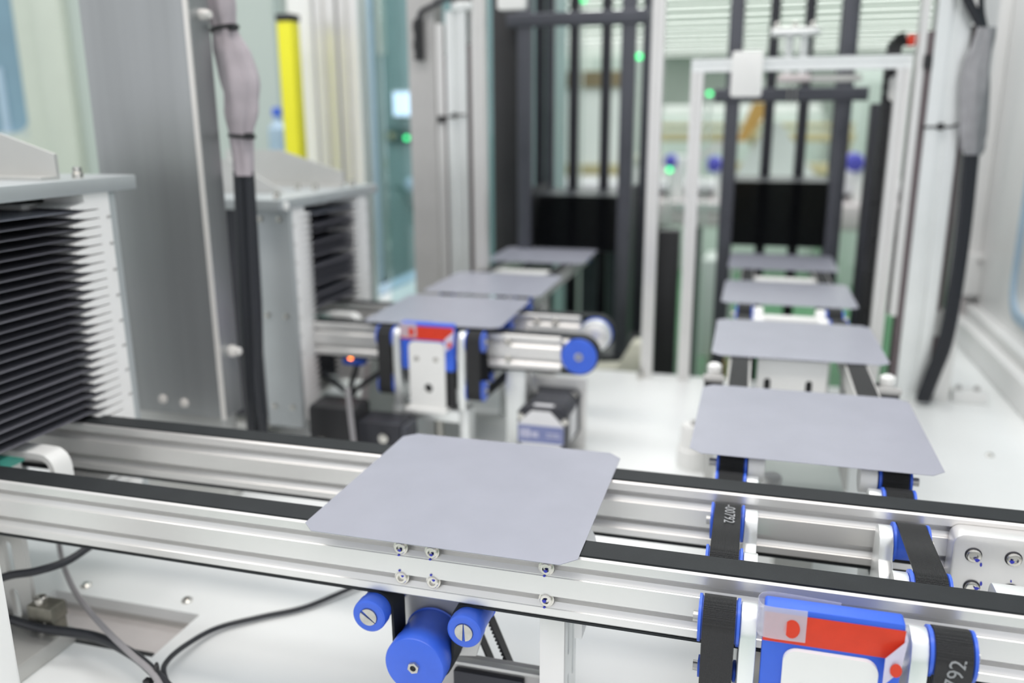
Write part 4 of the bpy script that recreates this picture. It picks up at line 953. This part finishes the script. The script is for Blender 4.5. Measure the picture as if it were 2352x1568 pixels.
# ------------------------------------------------------------------ black wafer magazines
def magazine(xl, xr, yf, zb, zt, zbar, nw, label, glabel, stack_top):
    xc = (xl + xr) / 2
    t = thing('wafer_magazine', label, 'magazine', (xc, yf + 0.09, zb), 'black wafer magazines')
    for x in (xl, xr):
        B('front_post', 'charcoal', t, x - 0.012, x + 0.012, yf - 0.010, yf + 0.012, zb, zt, bevel=0.002)
        B('rear_post', 'charcoal', t, x - 0.008 + (0.006 if x == xr else 0), x + 0.008 + (0.006 if x == xr else 0), yf + 0.185, yf + 0.200, zb, zt, bevel=0.002)
    for x in ((xl + 0.062, xl + 0.123) if xc > 0 else (xl - 0.019, xl + 0.049, xl + 0.111)):
        MB().box(x - 0.0095, x + 0.0095, yf + 0.178, yf + 0.192, zb + 0.01, zt).build('rear_rod', 'black_metal', t, bevel=0.003)
    MB().prism('x', rrect(yf - 0.0135, yf + 0.002, zbar - 0.013, zbar + 0.009, 0.003), xl - 0.030, xr + 0.035).build('cross_bar', 'charcoal', t)
    B('base_plate', 'black_metal', t, xl - 0.014, xr + 0.014, yf - 0.014, yf + 0.204, zb - 0.008, zb, bevel=0.001)
    B('top_plate', 'black_metal', t, xl - 0.014, xr + 0.014, yf - 0.014, yf + 0.204, zt, zt + 0.010, bevel=0.001)
    for s, x in ((-1, xl), (1, xr)):           # toothed inner strips that carry the wafers
        mb = MB(); z = zb + 0.02
        mb.box(min(x - s * 0.0095, x - s * 0.0030), max(x - s * 0.0095, x - s * 0.0030), yf + 0.014, yf + 0.175, zb + 0.01, zb + 0.02)
        B('inner_strip', 'black_metal', t, min(x, x - s * 0.0025), max(x, x - s * 0.0025), yf + 0.0125, yf + 0.17, zb + 0.005, stack_top + 0.012)
    for k in range(nw):
        wafer(xc, yf + 0.100, stack_top - k * 0.0062, 0.0, glabel % ORD[k], 'dark wafers in the ' + ('window side' if xc > 0 else 'inner') + ' magazine', 'wafer_deep_shade')
    return t
mg1 = magazine(0.1085, 0.2860, 1.045, -0.30, 0.60, 0.2740, 19, 'black slotted magazine tower behind the gate frame by the window wall', '%s dark wafer from the top in the magazine by the window wall', 0.128)
mg2 = magazine(-0.2440, -0.0640, 1.005, -0.185, 0.60, 0.4000, 17, 'black slotted magazine tower behind the second conveyor', '%s dark wafer from the top in the magazine behind the second conveyor', 0.101)
ft = thing('foot_pad', 'cream plastic foot pad under the magazine behind the second conveyor', 'foot pad', (-0.05, 0.86, -0.22))
MB().prism('y', [(-0.10, -0.20), (-0.008, -0.20), (0.004, -0.128), (-0.004, -0.117), (-0.022, -0.117), (-0.045, -0.160), (-0.10, -0.165)], 0.84, 0.88).build('body', 'cream_white', ft, bevel=0.004)
B('stem', 'cream_white', ft, -0.10, -0.06, 0.85, 0.87, -0.95, -0.20)
bp_ = tag(B('black_upright', 'black', None, -0.014, 0.026, 1.09, 1.13, -0.95, 0.035, bevel=0.002), 'black upright beam beside the magazine behind the second conveyor', 'beam')
bp2 = tag(B('black_upright', 'black_metal', None, 0.324, 0.360, 0.99, 1.03, -0.95, 0.256, bevel=0.002), 'black upright beam between the window-side magazine and the lift mast', 'beam')
bp3 = tag(B('dark_mast', 'black', None, -0.312, -0.266, 1.03, 1.09, -0.60, 0.60, bevel=0.003), 'black mast between the white lift mast and the inner magazine', 'mast')
# small press head on rods above the low gate frame
ph = thing('press_head', 'white press head on two rods above the low gate frame', 'press head', (0.20, 0.955, 0.25))
B('cross_head', 'alu_bright', ph, 0.163, 0.235, 0.940, 0.970, 0.3555, 0.3675, bevel=0.003)
for x in (0.1915, 0.2135): MB().cyl('z', (x, 0.955), 0.0065, 0.300, 0.3555, 18).build('rod', 'alu_bright', ph)
for x in (0.172, 0.198, 0.224): MB().lathe('z', (x, 0.955), [(0.0045, 0.3675), (0.0045, 0.374), (0.002, 0.377)], 14).build('bolt', 'screw', ph)
B('carriage', 'pink_white', ph, 0.178, 0.226, 0.938, 0.972, 0.288, 0.300, bevel=0.002)
for x in (0.196, 0.206): MB().cyl('z', (x, 0.952), 0.0012, 0.255, 0.288, 8).build('needle', 'nickel', ph)
B('arm', 'alu_dull', ph, 0.226, 0.300, 0.945, 0.965, 0.288, 0.298)

# ------------------------------------------------------------------ light curtain, aluminium posts and glass on the far side
lc = thing('light_curtain', 'yellow safety light curtain with black cap', 'light curtain', (-0.645, 0.91, DZ))
B('housing', 'yellow', lc, -0.6600, -0.6310, 0.895, 0.925, DZ + 0.02, 0.400, bevel=0.003)
B('cap', 'black', lc, -0.6610, -0.6300, 0.894, 0.926, 0.400, 0.412, bevel=0.002)
B('foot', 'black', lc, -0.6610, -0.6300, 0.894, 0.926, DZ, DZ + 0.02, bevel=0.002)
pst = thing('aluminium_post', 'broad pale aluminium enclosure post beside the yellow light curtain', 'post', (-0.64, 1.0, -0.95))
MB().prism('z', rrect(-0.690, -0.642, 0.985, 1.035, 0.004), -0.95, 1.4).build('profile', 'white_panel', pst)
pst2 = thing('aluminium_post', 'fluted aluminium enclosure post beside the glass pane', 'post', (-0.59, 1.02, -0.95))
profile_post('z', -0.95, 1.4, -0.638, -0.598, 0.99, 1.03).build('profile', 'alu', pst2)
profile_post('z', -0.95, 1.4, -0.596, -0.556, 1.00, 1.04).build('profile', 'alu', pst2)
w3 = struct(B('window_3', 'glass', None, -0.556, -0.32, 1.10, 1.106, DZ, 1.4))
tcab = thing('control_cabinet', 'teal grey control cabinet behind the glass pane', 'cabinet', (-0.85, 2.0, -0.95))
B('body', 'teal_panel', tcab, -1.02, -0.45, 1.92, 2.3, -0.95, 1.3)
scn = B('monitor', 'label_white', tcab, -0.886, -0.800, 1.905, 1.92, 0.242, 0.318, bevel=0.003); B('lit_screen', 'screen', scn, -0.882, -0.804, 1.903, 1.905, 0.247, 0.313)
pn = B('button_panel', 'dark_green', tcab, -0.905, -0.805, 1.91, 1.92, 0.168, 0.214)
MB().lathe('y', (-0.8454, 0.1834), [(0.006, 1.91), (0.006, 1.904), (0.004, 1.902)], 16).build('green_button', 'led_green', pn)
MB().lathe('y', (-0.893, 0.190), [(0.010, 1.91), (0.010, 1.906), (0.004, 1.905)], 16).build('amber_button', 'ochre', pn)
B('door_strip', 'trim_blue', tcab, -0.98, -0.945, 1.915, 1.92, -0.9, 1.2)
B('door_strip', 'mint', tcab, -0.93, -0.905, 1.915, 1.92, 0.42, 1.2)
MB().tube([(-0.865, 1.86, 0.045), (-0.84, 1.86, 0.03), (-0.80, 1.86, -0.05), (-0.795, 1.86, -0.2), (-0.80, 1.86, -0.4)], 0.008, 10).build('hose', 'dark_green', tcab)
MB().lathe('y', (-0.828, 0.050), [(0.02, 1.92), (0.02, 1.88), (0.012, 1.875)], 16).build('round_fitting', 'trim_blue', tcab)
MB().lathe('y', (-0.82, -0.115), [(0.010, 1.92), (0.010, 1.90)], 12).build('amber_knob', 'ochre', tcab)
B('dark_base', 'black', tcab, -0.93, -0.6, 1.88, 1.92, -0.32, -0.245)
sil = struct(MB().prism('z', [(-0.70, 1.10), (-0.32, 1.10), (-0.32, 1.60), (-0.66, 1.60)], DZ - 0.03, DZ - 0.005).build('trim_2', 'white_panel'))
B('blue_edge', 'trim_blue', sil, -0.69, -0.655, 1.11, 1.58, DZ - 0.005, DZ + 0.004)
# blue capped bottle in a holder behind the light curtain
bt = thing('spray_bottle', 'small blue capped bottle hanging behind the light curtain', 'bottle', (-1.002, 1.455, 0.05))
MB().lathe('z', (-1.002, 1.455), [(0.02, 0.155), (0.024, 0.165), (0.024, 0.215), (0.010, 0.232), (0.010, 0.245)], 18).build('body', 'trim_blue', bt)
MB().lathe('z', (-1.002, 1.455), [(0.012, 0.245), (0.012, 0.262), (0.007, 0.266)], 14).build('cap', 'blue', bt)
MB().lathe('z', (-1.002, 1.455), [(0.03, 0.05), (0.034, 0.06), (0.030, 0.155)], 18).build('holder', 'white_plastic', bt)

# ------------------------------------------------------------------ the far hall
ft_ = thing('far_table', 'pinkish white process table in the hall behind the magazines', 'table', (0.1, 3.2, -0.95))
B('table_top', 'pink_white', ft_, -0.75, 1.2, 3.0, 3.7, -0.185, -0.085, bevel=0.01)
B('rear_shelf', 'label_white', ft_, -0.75, 1.2, 3.2, 3.7, -0.06, -0.03, bevel=0.005)
for x in (-0.7, -0.1, 0.62, 1.12): B('leg', 'black_metal', ft_, x, x + 0.06, 3.05, 3.11, -0.95, -0.185)
B('underside', 'black_metal', ft_, -0.7, -0.22, 3.2, 3.6, -0.95, -0.185)
B('front_strip', 'alu_bright', ft_, -0.16, 0.06, 2.99, 3.0, -0.115, -0.09)
for x, w in ((-0.333, 0.09), (0.51, 0.06)):
    pbx = thing('white_unit', 'white boxy unit on the far table ' + ('behind the inner magazine' if x < 0 else 'by the window-side magazine'), 'machine unit', (x, 3.25, -0.03), 'white units on the far table')
    B('body', 'white_plastic', pbx, x - 0.05, x + w, 3.21, 3.40, -0.03, 0.035, bevel=0.006); B('upper', 'cream_white', pbx, x - 0.05, x + w, 3.22, 3.38, 0.045, 0.085, bevel=0.006); B('neck', 'mint', pbx, x - 0.03, x + w - 0.02, 3.24, 3.36, 0.035, 0.045)
for x, z, r, lab in ((-0.012, 0.058, 0.032, 'violet blue roller on the far table beside the gate post'), (0.515, 0.070, 0.036, 'violet blue roller on the far table near the lift mast'), (-0.185, 0.070, 0.026, 'violet blue roller on the far table behind the tall gate post')):
    rl = thing('blue_roller', lab, 'roller', (x, 3.14, -0.085), 'violet blue rollers on the far table')
    MB().lathe('y', (x, z), [(r * 0.6, 3.06), (r, 3.07), (r, 3.16), (r * 0.6, 3.17)], 24).build('drum', 'navy', rl)
    B('stand', 'white_plastic', rl, x + r * 0.2, x + r * 2.2, 3.09, 3.15, -0.085, z + 0.02, bevel=0.004)
br = thing('ochre_rack', 'ochre bars of a rack beyond the far table', 'rack', (0.1, 3.9, -0.03))
B('bar', 'ochre', br, -0.36, 0.56, 3.60, 3.64, 0.135, 0.175, bevel=0.004); B('bar', 'ochre', br, -0.36, 0.56, 3.66, 3.70, 0.195, 0.215, bevel=0.004); B('bar', 'ochre', br, 0.02, 0.62, 3.52, 3.58, -0.005, 0.045, bevel=0.004)
for x in (-0.34, 0.12, 0.52): B('upright', 'ochre', br, x, x + 0.03, 3.645, 3.659, -0.03, 0.215)
MB().prism('y', [(-0.28, 0.00), (-0.25, -0.02), (0.12, 0.165), (0.10, 0.19)], 3.57, 3.59).build('slanted_bar', 'alu_dull', br)
tri = thing('amber_hopper', 'amber sheet hopper with pale cover beyond the far table', 'hopper', (0.15, 3.4, -0.03))
MB().prism('y', [(0.06, 0.14), (0.10, 0.14), (0.21, 0.30), (0.12, 0.30)], 3.40, 3.43).build('amber_sheet', 'orange', tri)
MB().prism('y', [(0.05, -0.03), (0.42, -0.03), (0.24, 0.22), (0.19, 0.22)], 3.44, 3.51).build('pale_cover', 'mint', tri)
cbn = thing('cream_cabinet', 'tall pale cabinet with brown trim seen between the inner magazine rods', 'cabinet', (-0.65, 3.9, -0.95))
B('body', 'pale_green', cbn, -1.05, -0.44, 3.75, 4.2, -0.95, 0.42); B('top_trim', 'brown', cbn, -1.05, -0.44, 3.735, 3.75, 0.385, 0.46); B('lower_trim', 'ochre', cbn, -1.05, -0.44, 3.735, 3.75, -0.045, 0.02); B('base_trim', 'brown', cbn, -1.05, -0.44, 3.735, 3.75, -0.16, -0.05)
mn = thing('mint_machine', 'mint grey machine on the green floor between the gate posts', 'machine', (0.05, 2.4, -0.95))
B('body', 'mint', mn, 0.0, 0.10, 2.40, 2.6, -0.56, -0.22, bevel=0.01); B('plinth', 'cream_white', mn, -0.03, 0.12, 2.38, 2.62, -0.95, -0.86, bevel=0.01); B('column', 'mint', mn, 0.03, 0.10, 2.42, 2.58, -0.86, -0.56); B('brown_box', 'orange', mn, 0.045, 0.10, 2.36, 2.40, -0.66, -0.56)
for (x0, x1, y, zt, lab, ky) in ((-0.62, 0.62, 6.5, 0.34, 'low pale machine line across the far hall', 'mint'), (0.78, 1.6, 6.0, 0.62, 'grey green machine cabinet in the far hall beside the lift mast', 'sage'), (-1.9, -0.75, 7.2, 0.9, 'tall pale machine cabinet far behind the inner magazine', 'pale_green'), (0.05, 0.5, 9.0, 0.62, 'narrow grey cabinet in the middle of the far hall', 'mint')):
    fm = thing('far_machine', lab, 'machine', ((x0 + x1) / 2, y + 0.4, -0.95), 'machines in the far hall')
    B('body', ky, fm, x0, x1, y, y + 0.8, -0.95, zt - 0.06, bevel=0.02); B('top_cover', 'white_panel', fm, x0 + 0.03, x1 - 0.03, y + 0.02, y + 0.78, zt - 0.06, zt, bevel=0.01); B('door', 'sage', fm, x0 + 0.06, (x0 + x1) / 2 - 0.02, y - 0.012, y, -0.8, zt - 0.14); B('door', 'sage', fm, (x0 + x1) / 2 + 0.02, x1 - 0.06, y - 0.012, y, -0.8, zt - 0.14)
for (x, z, y, r, lab) in ((-0.3012, 0.4638, 2.9, 0.010, 'bright green signal lamp on a slim pole behind the inner magazine'), (-0.1697, 0.0446, 2.9, 0.009, 'green signal lamp on a short pole beside the tall gate post'), (-0.0332, 0.3261, 2.9, 0.008, 'pale green signal lamp on a pole near the low gate post'), (-0.519, 0.6727, 2.9, 0.008, 'green signal lamp on the tallest pole, at the upper picture edge')):
    sp = thing('signal_lamp', lab, 'signal lamp', (x, y, -0.95), 'green signal lamps')
    MB().cyl('z', (x, y), 0.005, -0.95, z - 0.008, 10).build('pole', 'mint', sp)
    MB().lathe('z', (x, y), [(r * 0.5, z - r * 0.8), (r, z - r * 0.4), (r, z + r * 0.4), (r * 0.5, z + r * 0.8)], 18).build('lamp', 'led_green', sp)
